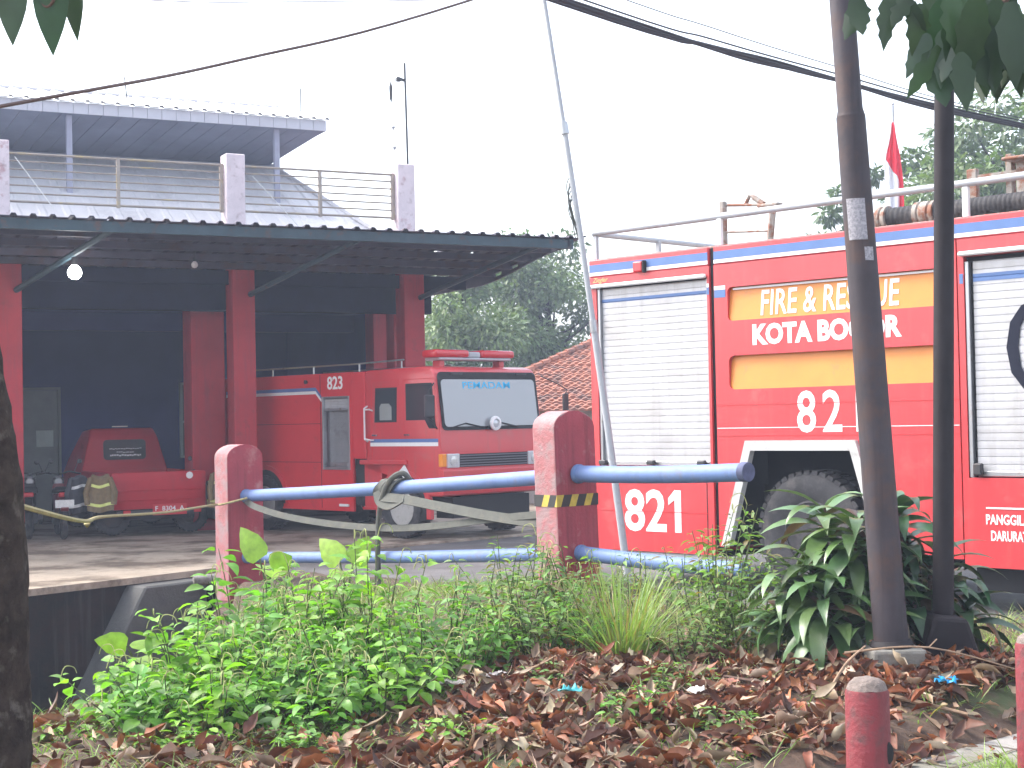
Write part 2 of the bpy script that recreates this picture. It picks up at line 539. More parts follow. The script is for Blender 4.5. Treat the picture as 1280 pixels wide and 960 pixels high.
def gz(x, y):
    """height of the natural ground"""
    n = noise.noise(Vector((x * 1.3, y * 1.3, 0))) * 0.035 + noise.noise(Vector((x * 4, y * 4, 3))) * 0.014
    h = 0.12 + n
    h += 0.27 * math.exp(-((x - 0.4) ** 2 + (y - 12.2) ** 2) / 3.0)
    h += 0.10 * math.exp(-((x - 2.1) ** 2 + (y - 8.8) ** 2) / 1.0)
    h += 0.07 * math.exp(-((x - 0.2) ** 2 + (y - 8.6) ** 2) / 1.6)
    # the paved path in the lower right
    dp = ((x - 1.38) * 0.66 - (y - 7.3) * 0.75)
    h = lerp(h, 0.02, sstep((dp + 0.12) / 0.45))
    e = pl(x, EDGE)
    h = lerp(h, -0.12, sstep((y - e + 0.55) / 0.5))
    if y < e + 0.3:
        b = pl(y, BANK)
        t = sstep((b - x + 0.15) / 0.45) * sstep((y - 8.6) / 0.5) * (1 if x > -14 else 0)
        h = lerp(h, -1.55 + n, t)
    return h

def axis_pts(a, b, fine0, fine1, fs, cs):
    out = []
    v = a
    while v < b:
        out.append(v)
        v += fs if fine0 <= v < fine1 else (cs if (v < fine0 - cs or v >= fine1 + 6) else min(cs, 0.6))
    out.append(b)
    return out

gx = axis_pts(-90, 90, -6.5, 5.5, 0.09, 6)
gy = axis_pts(-12, 150, 5.5, 19.2, 0.09, 6)
gv = [(x, y, gz(x, y)) for y in gy for x in gx]
nx = len(gx)
gf = [(j * nx + i, j * nx + i + 1, (j + 1) * nx + i + 1, (j + 1) * nx + i) for j in range(len(gy) - 1) for i in range(nx - 1)]
gm = bpy.data.meshes.new("ground")
gm.from_pydata(gv, [], gf)
gm.materials.append(M["soil"])
gm.shade_smooth()
go = bpy.data.objects.new("ground", gm)
COL.objects.link(go)
tag(go, kind="structure")

def slab(name, pts, z0, z1, m):
    b = MB()
    b.prism(pts, z0, z1, 'z')
    bmesh.ops.triangulate(b.bm, faces=[f for f in b.bm.faces if len(f.verts) > 4])
    return tag(b.build(name, m), kind="structure")

# wet asphalt yard in front of and beside the station
slab("road", [(-3.5, 18.75), (-1.75, 16.8), (-0.36, 15.58), (0.6, 13.9), (1.47, 12.5), (3.2, 12.1), (6, 12.8), (30, 13.2), (30, 60), (-2, 60), (-3.5, 19.2)], -0.16, -0.03, "asphalt")
# raised concrete apron running into the garage
slab("apron", [(-12.0, 7.7), (-8.1, 12.85), (-5.19, 16.72), (-4.3, 17.83), (-3.62, 18.75), (-3.35, 19.4), (-2.85, 20.5), (-1.2, 22.1), (0.5, 23.7), (3.2, 26.4), (6.5, 29.8), (-2, 46), (-30, 34), (-22, 8)], -0.075, 0.0, "concrete")
slab("path", [(0.9, 6.87), (1.38, 7.27), (2.75, 8.45), (3.6, 9.2), (6.0, 9.6), (9, 9.2), (9, 3), (-3, 2), (-1.2, 4.8)], -0.05, 0.045, "paving")

# joints between the paving slabs: thin dark mortar strips pressed into the path
jm = MB()
for k in range(9):
    p = Vector((0.95 + k * 0.42, 6.8 + k * 0.36, 0)) + Vector((0.0, 0.02, 0))
    q = p + Vector((0.66, -0.75, 0)) * 3.0
    dd = (q - p).normalized(); sd_ = Vector((-dd.y, dd.x, 0)) * 0.006
    jm.face([(p - sd_)[:2] + (0.049,), (q - sd_)[:2] + (0.049,), (q + sd_)[:2] + (0.049,), (p + sd_)[:2] + (0.049,)])
for k in range(1, 6):
    p = Vector((0.9, 6.87, 0)) + Vector((0.66, -0.75, 0)) * 0.42 * k
    q = p + Vector((0.75, 0.66, 0)) * 4.2
    dd = (q - p).normalized(); sd_ = Vector((-dd.y, dd.x, 0)) * 0.006
    jm.face([(p - sd_)[:2] + (0.052,), (q - sd_)[:2] + (0.052,), (q + sd_)[:2] + (0.052,), (p + sd_)[:2] + (0.052,)])
tag(jm.build("path_joints", "soil"), kind="structure")

# far bank of the ditch, under the apron edge
rw = thing("retaining_wall", (-3.62, 18.75, 0), math.degrees(math.atan2(-2.03 * 1.0, -1.57)), "stained concrete retaining wall, coloured dark for shade, under the apron edge along the ditch", "wall")
# local +x runs along the apron edge away from the corner, local -y... face towards the ditch
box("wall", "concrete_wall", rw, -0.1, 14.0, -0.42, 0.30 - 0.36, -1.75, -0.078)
bt = MB()
bt.prism([(0.35, -1.7), (2.3, -1.7), (1.25, -0.085), (0.35, -0.085)], -0.055, 0.30, 'y', 0.02)
bt.build("buttress", "concrete_grey", rw)

# ------------------------------------------------------------------ fire station (local x along the front, y into the building)
ST = thing("fire_station", (-4.32, 25.0, 0), 27, "red columned fire station with deep sheet canopy, railed balcony and open dark garage bays", "building")
# shell
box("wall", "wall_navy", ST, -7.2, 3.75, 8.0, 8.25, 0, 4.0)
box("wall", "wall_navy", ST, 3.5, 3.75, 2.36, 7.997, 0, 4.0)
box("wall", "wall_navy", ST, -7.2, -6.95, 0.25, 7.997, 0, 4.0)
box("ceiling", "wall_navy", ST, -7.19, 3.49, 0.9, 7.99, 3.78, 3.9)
box("beam", "lintel_navy_shaded", ST, -7.15, 3.49, 0.31, 0.5, 3.55, 4.36, bev=0.01)
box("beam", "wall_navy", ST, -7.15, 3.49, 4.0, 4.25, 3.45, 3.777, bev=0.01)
# columns: red below the canopy, pale and peeling on the balcony
for u in (-3.60, 0.0, 2.95):
    w = 0.185
    box("column", "column_red", ST, u - w, u + w, -w, w, 0.0, 4.22, bev=0.012)
for u in (-3.72, -0.09, 2.86):
    b = MB()
    b.box(u - 0.155, u + 0.155, -0.155, 0.155, 4.60, 6.03, bev=0.012)
    b.build("balcony_column", "column_pale", ST)
box("pier", "column_red", ST, -0.58, -0.02, 0.85, 1.35, 0.0, 3.85, bev=0.012)
box("pier", "column_red", ST, 3.06, 3.45, 1.95, 2.35, 0.0, 3.85, bev=0.012)
box("pier", "column_red", ST, 3.00, 3.165, 0.85, 1.20, 0.0, 3.95, bev=0.012)
# low things inside: door with a small pane, framed window
dr = box("door", "door_grey", ST, -2.16, -1.38, 7.90, 7.997, 0.0, 2.48, bev=0.01)
f = MB()
for a in ((-2.22, -2.165, 7.86, 7.995, 0, 2.54), (-1.375, -1.32, 7.86, 7.995, 0, 2.54), (-2.163, -1.377, 7.86, 7.995, 2.485, 2.54)): f.box(*a)
f.build("door_frame", "door_grey", dr)
box("pane", "window_pale", dr, -1.80, -1.47, 7.885, 7.897, 1.35, 1.68)
wn_ = MB()
for a in ((1.12, 1.17, 7.90, 7.995, 1.05, 2.62), (1.95, 2.0, 7.90, 7.995, 1.05, 2.62), (1.173, 1.947, 7.90, 7.995, 2.57, 2.62), (1.173, 1.947, 7.90, 7.995, 1.05, 1.10), (1.173, 1.947, 7.92, 7.99, 1.78, 1.82)): wn_.box(*a)
wf = wn_.build("window", "window_pale", ST)
box("pane", "door_grey", wf, 1.173, 1.947, 7.96, 7.985, 1.10, 2.57)
# upper floor block behind the balcony roof and right-hand outer wall skin
box("outer_wall", "wall_outer", ST, 3.752, 3.81, 2.36, 8.2, 0, 4.05)

# canopy sheet: trapezoid ribs running from the wall out to the front edge
def rib_profile(u0, u1, pitch, h):
    pts = []
    u = u0
    while u < u1 - 1e-6:
        pts += [(u, 0), (u + pitch * 0.62, 0), (u + pitch * 0.70, h), (u + pitch * 0.90, h)]
        u += pitch
    pts.append((u1, 0))
    return pts

def ribbed(name, m, parent, u0, u1, pitch, h, A, B, th=0.012, holes=0):
    """A, B = (v, z) at the two ends of the sheet"""
    b = MB()
    pr = rib_profile(u0, u1, pitch, h)
    rows = []
    NV = 26
    rr = random.Random(4)
    gone = {(rr.randrange(1, NV - 1), rr.randrange(0, len(pr) - 1)) for _ in range(holes)}     # rusted-through spots
    for dz in (0.0, -th):
        rows.append([[b.bm.verts.new((u, lerp(A[0], B[0], k / NV), lerp(A[1], B[1], k / NV) + hh + dz)) for u, hh in pr] for k in range(NV + 1)])
    for r in rows:
        for k in range(NV):
            for i in range(len(pr) - 1):
                if (k, i) not in gone: b.bm.faces.new((r[k][i], r[k][i + 1], r[k + 1][i + 1], r[k + 1][i]))
    for e in (0, NV):
        for i in range(len(pr) - 1):
            b.bm.faces.new((rows[0][e][i], rows[0][e][i + 1], rows[1][e][i + 1], rows[1][e][i]))
    for i in (0, len(pr) - 1):
        [b.bm.faces.new((rows[0][k][i], rows[0][k + 1][i], rows[1][k + 1][i], rows[1][k][i])) for k in range(NV)]
    return b.build(name, m, parent)

CZ = lambda v: 4.22 + (0 - v) * 0.0875 if v < 0 else 4.22 - v * 0.03      # underside line of the canopy
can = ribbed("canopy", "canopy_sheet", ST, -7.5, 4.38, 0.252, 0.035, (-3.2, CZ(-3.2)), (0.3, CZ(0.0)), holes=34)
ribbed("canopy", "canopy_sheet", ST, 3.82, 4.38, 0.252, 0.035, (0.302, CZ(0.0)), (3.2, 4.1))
# purlins under the sheet
for v, h in ((-2.55, 0.10), (-1.85, 0.10), (-1.15, 0.10), (-0.5, 0.10)):
    z = CZ(v)
    box("purlin", "canopy_sheet", ST, -7.4, 4.30, v - 0.035, v + 0.035, z - 0.02 - h, z - 0.02)
z = CZ(-3.12)
box("edge_beam", "teal_steel", ST, -7.45, 4.36, -3.15, -3.07, z - 0.16, z - 0.018)
box("wall_plate", "lintel_navy_shaded", ST, -7.4, 4.0, 0.0, 0.06, 3.95, 4.17)
# cantilever brackets from each column out to the edge beam
for u in (-3.60, 0.0, 2.95):
    b = MB()
    b.tube([(u + 0.1, -0.19, 3.78), (u + 0.55, -1.7, 4.12), (u + 0.92, -3.06, 4.40)], 0.045, 6)
    b.build("bracket", "teal_steel", ST)
# the right-hand end truss, boarded except for three small openings
b = MB()
top = lambda v: CZ(v) - 0.02
low = lambda v: lerp(4.36, 4.02, sstep((v + 3.15) / 3.3) if v < 0.1 else 1.0) - (0.0 if v < 0 else 0.0)
opens = [(-1.95, -1.70), (-1.45, -1.12), (-0.85, -0.55)]
cuts = sorted({-3.15, -2.6, 0.0, 1.0, 2.0, 3.1, *[a for o in opens for a in o]})
for a, c in zip(cuts, cuts[1:]):
    if (a, c) in opens:
        h0, h1 = top(a) - low(a), top(c) - low(c)
        b.prism([(a, top(a)), (c, top(c)), (c, top(c) - h1 * 0.35), (a, top(a) - h0 * 0.35)], 4.26, 4.30, 'x')
        b.prism([(a, low(a) + h0 * 0.28), (c, low(c) + h1 * 0.28), (c, low(c)), (a, low(a))], 4.26, 4.30, 'x')
    else:
        b.prism([(a, top(a)), (c, top(c)), (c, low(c)), (a, low(a))], 4.26, 4.30, 'x')
b.build("end_truss", "canopy_sheet", ST)

# balcony floor edge and parapet strip hidden behind the canopy
box("balcony_floor", "concrete_grey", ST, -7.3, 3.1, -0.16, 0.30, 4.36, 4.60)
# railing between the balcony columns
def railing(u0, u1, mids):
    b = MB()
    zs = [5.86, 5.745, 5.62, 5.50, 5.38, 5.26, 5.135]
    for i, z in enumerate(zs):
        b.tube([(u0, 0, z), (u1, 0, z)], 0.020 if i in (0, 6) else 0.014, 6)
    o = b.build("railing", "rail_metal", ST)
    for u in mids:
        box("rail_post", "rail_metal", o, u - 0.025, u + 0.025, -0.028, 0.028, 5.10, 5.88)
railing(-3.56, -0.25, [-1.92, -0.285])
railing(0.065, 2.70, [1.38, 2.665])
railing(-7.2, -3.88, [-5.6])

# skirt roof rising behind the railing, hipped at the right
b = MB()
EU, EV, EZ = 2.80, 0.35, 4.75
TV, TZ = 3.5, 6.48
b.prism([(-7.6, 0), (EU, 0), (1.78, 1), (-7.6, 1)], 0, 0.02, 'z')
b.bm.free()
def sheet_roof(name, m, parent, quad, pitch, h, th=0.015):
    """ribbed sheet on a planar quad given as [low-left, low-right, high-right, high-left]; ribs run low to high"""
    a, c, d_, e = [Vector(p) for p in quad]
    nrm = (c - a).cross(e - a).normalized()
    W = (c - a).length
    ux = (c - a).normalized()
    pr = rib_profile(0, W, pitch, h)
    topdir = (e - a)
    topdir = (topdir - ux * topdir.dot(ux))
    b = MB()
    # clip each rib against the slanted right edge
    def hi(u):
        du = (d_ - a).dot(ux)
        if u <= du: return 1.0
        return max(0.0, (W - u) / max(1e-6, W - du))
    for side in (0, 1):
        lo_, hi_ = [], []
        for u, hh in pr:
            off = nrm * (hh - side * th)
            lo_.append(b.bm.verts.new(a + ux * u + off))
            hi_.append(b.bm.verts.new(a + ux * u + topdir * max(0.002, hi(u)) + off))
        for i in range(len(pr) - 1):
            b.bm.faces.new((lo_[i], lo_[i + 1], hi_[i + 1], hi_[i]))
    return b.build(name, m, parent)

sheet_roof("skirt_roof", "roof_sheet", ST, [(-7.6, EV, EZ), (EU, EV, EZ), (1.72, TV, TZ), (-7.6, TV, TZ)], 0.40, 0.018)
# right hip slope
hp = MB()
hp.face([(EU, EV, EZ), (EU, 8.1, EZ), (1.72, 5.6, TZ), (1.72, TV, TZ)])
hp.build("hip_roof", "roof_sheet", ST)
hc = MB()
hc.tube([(EU, EV, EZ + 0.02), (1.72, TV, TZ + 0.02)], 0.05, 6)
hc.build("hip_cap", "roof_sheet", ST)
# raised upper roof: neck wall, sloping boarded soffit, fascia, ribbed sheet, posts
nw = MB()
nw.box(-7.55, 1.70, 3.42, 3.5, 6.30, 6.60)
nw.build("neck_wall", "roof_soffit", ST)
so = MB()
FV, FZ0, FZ1, FU = 1.75, 6.87, 7.055, 2.16
n = 30
for i in range(n):                      # boards of the soffit with shallow steps between
    u0 = -7.6 + (FU + 7.6) * i / n
    u1 = -7.6 + (FU + 7.6) * (i + 1) / n - 0.012
    uu0 = -7.6 + (1.66 + 7.6) * i / n
    uu1 = -7.6 + (1.66 + 7.6) * (i + 1) / n - 0.012
    A = [(u0, FV + 0.02, FZ0 + 0.01), (u1, FV + 0.02, FZ0 + 0.01), (uu1, 3.40, 6.50), (uu0, 3.40, 6.50)]
    lo_ = [so.bm.verts.new(p) for p in A]
    up_ = [so.bm.verts.new((p[0], p[1], p[2] + 0.03)) for p in A]
    so.bm.faces.new(lo_); so.bm.faces.new(up_[::-1])
    for k in range(4): so.bm.faces.new((lo_[k], lo_[(k + 1) % 4], up_[(k + 1) % 4], up_[k]))
so.build("soffit", "roof_soffit", ST)
es = MB()
es.face([(FU - 0.01, FV + 0.03, FZ0 + 0.02), (1.67, 3.40, 6.51), (1.67, 6.2, 6.51), (FU - 0.01, 6.9, FZ0 + 0.02)])
es.build("end_soffit", "roof_soffit", ST)
fa = MB()
n = 40
for i in range(n):
    u0 = -7.6 + (FU + 7.6) * i / n
    fa.box(u0, u0 + (FU + 7.6) / n - 0.008, FV - 0.012, FV + 0.012, FZ0, FZ1)
fa.box(-7.6, FU - 0.01, FV + 0.0125, FV + 0.03, FZ0 + 0.01, FZ1 - 0.005)
fa.box(FU - 0.02, FU + 0.003, FV + 0.032, 6.9, FZ0, FZ1)
fa.build("fascia", "roof_fascia", ST)
sheet_roof("upper_roof", "roof_sheet", ST, [(-7.6, FV - 0.06, FZ1 + 0.01), (FU + 0.10, FV - 0.06, FZ1 + 0.01), (FU + 0.10, 4.7, FZ1 + 0.78), (-7.6, 4.7, FZ1 + 0.78)], 0.245, 0.03)
rc = MB()
rc.box(-7.6, FU + 0.1, 4.62, 4.80, FZ1 + 0.76, FZ1 + 0.825, bev=0.02)
rc.build("ridge_cap", "roof_sheet", ST)
for u in (-2.28, 1.28):
    p = MB()
    p.box(u - 0.045, u + 0.045, FV + 0.10, FV + 0.19, 5.42, FZ0 + 0.02)
    p.build("roof_post", "roof_post", ST)

# bulbs hanging under the canopy
def lamp(name, loc, r, label, mt):
    t = thing(name, loc, 0, label, "lamp", "bulbs under the canopy")
    b = MB()
    b.lathe([(0.0, -r), (r * 0.5, -r * 0.87), (r * 0.87, -r * 0.5), (r, 0), (r * 0.87, r * 0.5), (r * 0.6, r * 0.8), (r * 0.4, r * 1.05)], 16)
    b.build("bulb", mt, t, True)
    b = MB()
    b.lathe([(r * 0.42, r * 0.95), (r * 0.45, r * 2.2), (r * 0.2, r * 2.4)], 12)
    b.tube([(0, 0, r * 2.3), (0, 0, r * 2.3 + 0.22)], 0.008, 6)
    b.build("socket", "dark_metal", t)
lamp("ceiling_lamp", (-6.13, 22.0, 3.90), 0.098, "lit round bulb glowing white under the left of the canopy", "bulb")
mat("bulb_off", (0.75, 0.75, 0.78), 0.3)
lamp("ceiling_lamp", (-4.64, 23.0, 4.08), 0.05, "small unlit pale bulb under the canopy near the middle columns", "bulb_off")

# slim masts on the right balcony column and on the roof
an = thing("antenna_mast", (-1.72, 26.22, 6.03), 27, "thin dark mast clamped on top of the right pale balcony column", "antenna")
b = MB(); b.tube([(0.05, 0, -0.3), (0.02, 0, 1.72)], 0.018, 6)
b.build("mast", "dark_metal", an)
b = MB(); b.tube([(0.02, 0, 1.42), (-0.12, 0, 1.46)], 0.025, 6); b.box(-0.14, -0.06, -0.04, 0.04, 1.40, 1.46)
b.build("clamp_arm", "dark_metal", an)
iw = thing("insulator_wire", (-1.92, 26.12, 6.03), 27, "string of small insulators hanging beside the mast above the right balcony column", "wire")
b = MB(); b.tube([(0.06, 0, 0.0), (-0.02, 0, 1.38)], 0.006, 5); b.build("wire", "dark_metal", iw)
for zz in (0.28, 0.62):
    b = MB(); b.lathe([(0.0, -0.05), (0.04, 0.0), (0.0, 0.05)], 8, (0.05 - zz * 0.055, 0, zz)); b.build("insulator", "grey_paint", iw)
b = MB(); b.lathe([(0.0, -0.16), (0.025, -0.1), (0.03, 0.1), (0.0, 0.2)], 8, (-0.015, 0, 1.2)); b.build("insulator", "dark_metal", iw)
rd = thing("roof_rod", (-5.2, 28.6, 7.6), 27, "thin bent rod standing on the upper roof at the far left", "rod", "rods on the upper roof")
b = MB(); b.tube([(-1.75, 0, -0.15), (-1.80, 0, 0.36)], 0.012, 5); b.build("rod", "dark_metal", rd)
rd = thing("roof_rod", (-5.2, 28.6, 7.6), 27, "thin straight rod standing on the upper roof towards its right end", "rod", "rods on the upper roof")
b = MB(); b.tube([(1.5, 0, -0.15), (1.5, 0, 0.42)], 0.012, 5); b.build("rod", "dark_metal", rd)
# guy wires from the balcony columns
for p, q, lb in (((-7.3, 23.1, 5.75), (-6.7, 23.0, 4.95), "thin pale stay wire slanting down from the left balcony column"),
                 ((-4.05, 24.75, 5.65), (-3.35, 25.0, 4.85), "thin pale stay wire slanting down from the middle balcony column"),
                 ((-1.55, 26.2, 5.75), (-0.35, 26.5, 4.45), "thin stay wire slanting from the right balcony column to the canopy")):
    t = thing("stay_wire", p, 0, lb, "wire", "stay wires on the balcony")
    b = MB(); b.tube([(0, 0, 0), tuple(Vector(q) - Vector(p))], 0.007, 5); b.build("wire", "plastic_white", t)

# ------------------------------------------------------------------ wheels shared by the vehicles
def wheel(parent, loc, R_, W, rim, rim_mat="paint_white", out=-1, lugs=34, rimr=0.56, holes=8, name="wheel"):
    """axle along local y; out = side the hub faces"""
    w = thing(name, loc, 0, None, None)
    w.parent = parent
    b = MB()
    h = W / 2
    prof = [(R_ * rimr, -h * 0.80), (R_ * 0.72, -h), (R_ * 0.90, -h * 0.98), (R_ * 0.965, -h * 0.82), (R_ * 0.965, h * 0.82), (R_ * 0.90, h * 0.98), (R_ * 0.72, h), (R_ * rimr, h * 0.80)]
    b.lathe(prof, 48, axis='y', closed=True)
    for k in range(lugs):                    # tread blocks
        a = 2 * PI * k / lugs
        for sgn in (-1, 1):
            mt = Matrix.Rotation(a + sgn * PI / lugs / 2, 4, 'Y') @ Matrix.Translation((0, 0, R_ * 0.963))
            b.box(-R_ * 0.055, R_ * 0.055, min(sgn * h * 0.12, sgn * h * 0.93), max(sgn * h * 0.12, sgn * h * 0.93), -0.02, R_ * 0.037, mtx=mt)
    b.build("tyre", "rubber", w, True)
    b = MB()
    s = out
    rr = R_ * rimr
    b.lathe([(rr, s * h * 0.78), (rr * 0.93, s * h * 0.86), (rr * 0.88, s * h * 0.55), (rr * 0.55, s * h * 0.32), (rr * 0.45, s * h * 0.36), (rr * 0.36, s * h * 0.62), (rr * 0.30, s * h * 0.66), (0.001, s * h * 0.68)], 32, axis='y')
    b.build("rim", rim_mat, w, True)
    b = MB()
    for k in range(holes):
        a = 2 * PI * (k + 0.5) / holes
        c = Vector((math.cos(a) * rr * 0.70, s * (h * 0.43 + 0.008), math.sin(a) * rr * 0.70))
        b.lathe([(rr * 0.115, -0.012), (rr * 0.115, 0.012)], 10, c, 'y')
    for k in range(holes):
        a = 2 * PI * k / holes
        c = Vector((math.cos(a) * rr * 0.42, s * h * 0.48, math.sin(a) * rr * 0.42))
        b.lathe([(rr * 0.04, -0.03), (rr * 0.04, 0.03)], 8, c, 'y')
    b.build("hub_bolts", "dark_metal", w, True)
    return w


def shutter(parent, u0, u1, z0, z1, v, pitch=0.067, band=None):
    """roller shutter: slats with grooves, on the side that looks to -y"""
    prof = []
    z = z0
    while z < z1 - 0.01:
        t = min(pitch, z1 - z)
        prof += [(v + 0.006, z), (v + 0.006, z + 0.003), (v, z + 0.006), (v - 0.0006, z + t * 0.5), (v, z + t - 0.003)]
        z += t
    b = MB()
    b.strip(prof, u0, u1, 'x')
    o = b.build("shutter", "shutter", parent)
    if band:
        prof = [(y - 0.0035, zz) for y, zz in prof if band[0] <= zz <= band[1]]
        b = MB(); b.strip(prof, u0, u1, 'x')
        b.build("shutter_band", "stripe_blue", o)
    box("bottom_bar", "steel", o, u0 + 0.01, u1 - 0.01, v - 0.022, v + 0.0, z0 - 0.035, z0 + 0.012, bev=0.006)
    return o


def rrect(x0, x1, y0, y1, r, n=4):
    pts = []
    for cx, cy, a0 in ((x1 - r, y1 - r, 0), (x0 + r, y1 - r, 90), (x0 + r, y0 + r, 180), (x1 - r, y0 + r, 270)):
        for k in range(n + 1):
            a = D(a0 + 90 * k / n)
            pts.append((cx + r * math.cos(a), cy + r * math.sin(a)))
    return pts


def panel_with_holes(outer, holes, v0, v1):
    """flat plate between v0 (face) and v1 with rectangular or polygonal openings, via triangle fill"""
    bm = bmesh.new()
    es = []
    loops = []
    for poly in [outer] + holes:
        vs = [bm.verts.new((p[0], v0, p[1])) for p in poly]
        loops.append(vs)
        for i in range(len(vs)):
            es.append(bm.edges.new((vs[i], vs[(i + 1) % len(vs)])))
    bmesh.ops.triangle_fill(bm, use_beauty=True, use_dissolve=False, edges=es)
    r = bmesh.ops.extrude_face_region(bm, geom=list(bm.faces))
    for e in r["geom"]:
        if isinstance(e, bmesh.types.BMVert): e.co.y = v1
    b = MB(); b.bm.free(); b.bm = bm
    return b

# ------------------------------------------------------------------ big fire truck 821 (local x towards its front, y into the body)
T = thing("fire_truck", (2.792, 14.6, 0), -44.8, "big red and orange rescue truck numbered 821 with grey roller shutters", "fire truck")
WID = 2.45
# --- rear locker section
rear = panel_with_holes([(-2.75, 0.33), (-1.165, 0.33), (-1.165, 3.185), (-2.75, 3.185)],
                        [[(-2.655, 1.20), (-1.195, 1.20), (-1.195, 3.085), (-2.655, 3.085)]], 0.0, 0.05)
rear.build("rear_side_panel", "truck_red", T)
box("rear_core", "truck_red", T, -2.745, -1.17, 0.20, WID, 0.36, 3.18)
box("gap_seal", "dark", T, -1.163, -1.112, 0.03, WID, 0.40, 3.36)
sh = shutter(T, -2.615, -1.215, 1.24, 3.06, 0.045, band=(2.895, 2.965))
box("shutter_frame", "steel", sh, -2.652, -2.618, 0.012, 0.06, 1.203, 3.06, bev=0.004)
box("shutter_frame", "steel", sh, -1.212, -1.198, 0.012, 0.06, 1.203, 3.06, bev=0.004)
box("shutter_recess", "dark", sh, -2.652, -1.198, 0.056, 0.19, 1.203, 3.083)
box("shutter_gutter", "paint_white", T, -2.74, -1.19, -0.045, -0.002, 3.065, 3.105, bev=0.012)
for u in (-2.60, -1.95, -1.30):
    box("latch", "dark_metal", sh, u - 0.05, u + 0.05, -0.035, 0.02, 1.215, 1.262, bev=0.01)
box("band_blue", "stripe_blue", T, -1.195, -1.168, -0.003, -0.0005, 2.90, 2.97)
box("band_white", "paint_white", T, -1.195, -1.168, -0.003, -0.0005, 2.972, 3.01)
box("skirt_bar", "grey_paint", T, -2.78, -1.20, 0.02, 0.09, 0.275, 0.327, bev=0.01)
box("crease", "truck_red_old", T, -2.74, -1.24, -0.004, -0.001, 0.735, 0.742)
box("panel_joint", "dark", T, -1.252, -1.244, -0.003, -0.0005, 0.34, 1.17)
text("number", "821", 0.745, 0.435, (-2.325, -0.001, 0.53), "letter_white", T, bold=0.022)
text("lettering", "Ziegler", 0.21, 0.062, (-2.70, -0.001, 3.115), "letter_gold", T, shear=0.3)
def flag_one(o, u, z, s):
    """the painted 1 has a short flag at its top left"""
    bm = bmesh.new(); bm.from_mesh(o.data)
    vs = [bm.verts.new((u + a * s, y, z + c * s)) for y in (-0.005, -0.001) for a, c in ((0, 0), (-0.20, -0.20), (-0.20, -0.36), (0, -0.22))]
    for f in ((0, 1, 2, 3), (7, 6, 5, 4), (0, 4, 5, 1), (1, 5, 6, 2), (2, 6, 7, 3), (3, 7, 4, 0)): bm.faces.new([vs[i] for i in f])
    bmesh.ops.recalc_face_normals(bm, faces=bm.faces)
    bm.to_mesh(o.data); bm.free()
nb = [x for x in T.children if x.name.startswith("number")][0]
flag_one(nb, -1.655, 0.965, 0.43)
# --- middle section with the orange recesses and the wheel arch
arch = [(-0.99, 0.42), (-0.70, 1.39), (0.44, 1.39), (0.73, 0.42)]
or1 = rrect(-0.945, 1.44, 2.625, 2.955, 0.05)
or2 = rrect(-0.945, 1.44, 1.955, 2.285, 0.06)
outer = [(-1.108, 0.42), arch[0], arch[1], arch[2], arch[3], (1.515, 0.42), (1.515, 3.185), (-1.108, 3.185)]
mid = panel_with_holes(outer, [or1, or2], 0.0, 0.06)
mid.build("middle_side_panel", "truck_red", T)
for i, (z0, z1) in enumerate(((2.60, 2.97), (1.93, 2.31))):
    r_ = MB()
    # recess floor leans: deep at the top, flush at the bottom
    r_.prism([(0.055, z1), (0.075, z1), (0.040, z0), (0.012, z0)], -0.96, 1.46, 'x')
    r_.build("orange_panel", "truck_orange", T)
box("orange_top_trim", "paint_white", T, -0.90, 1.40, 0.030, 0.050, 2.926, 2.945)
box("body_core", "truck_red", T, -1.108, 1.515, 0.20, WID, 1.62, 3.18)
box("chassis_core", "dark", T, -1.10, 5.4, 0.75, 1.7, 0.55, 1.0)
for z in (1.575, 1.50, 1.80):
    box("crease", "truck_red_old" if z != 1.575 else "paint_white", T, -1.10, 1.51, -0.004, -0.001, z, z + 0.007)
box("band_blue", "stripe_blue", T, -1.104, -0.968, -0.003, -0.0005, 2.86, 2.935)
box("band_white", "paint_white", T, -1.104, -0.968, -0.003, -0.0005, 2.937, 2.975)
b = MB()
th = 0.085
pts_o = [(-1.055, 0.43), (-0.745, 1.455), (0.485, 1.455), (0.795, 0.43)]
pts_i = [(0.70, 0.43), (0.425, 1.36), (-0.685, 1.36), (-0.96, 0.43)]
P4 = pts_o + pts_i
for a, c, e, g in ((0, 1, 6, 7), (1, 2, 5, 6), (2, 3, 4, 5)):
    b.prism([P4[a], P4[c], P4[e], P4[g]], -0.045, 0.03, 'y')
b.build("wheel_arch_trim", "arch_grey", T)
box("underbody", "dark", T, 1.55, 5.2, 0.16, 2.3, 0.14, 0.42)  # dark fill added and lowered to shut light out beneath the truck
box("light_blocker", "dark", T, 1.7, 3.9, 1.2, 2.3, 0.08, 0.26)  # unseen box added to stop light passing under the truck
box("underbody", "dark", T, -2.6, -1.15, 0.25, 2.3, 0.30, 0.36)
b = MB()
b.box(-1.05, 0.80, 0.75, 0.80, 0.30, 1.50); b.box(-0.98, 0.72, 0.065, 0.75, 1.40, 1.44)
b.build("wheel_well", "dark", T)
wheel(T, (-0.10, 0.235, 0.585), 0.585, 0.36, 0.56, "rubber", -1, 40, 0.52, 10)
wheel(T, (-0.10, WID - 0.33, 0.585), 0.585, 0.36, 0.56, "grey_paint", 1, 40, 0.52, 10)
TILT = Matrix(((1, 0, 0, 0), (0, 0.116, -1, 0), (0, 1, 0.116, 0), (0, 0, 0, 1)))
text("lettering", "FIRE & RESCUE", 1.50, 0.250, (-0.565, 0.0155, 2.655), "letter_white", T, TILT, bold=0.012, space=1.02)
text("lettering", "KOTA BOGOR", 1.625, 0.205, (-0.655, -0.001, 2.372), "letter_white", T, bold=0.046, space=1.0)
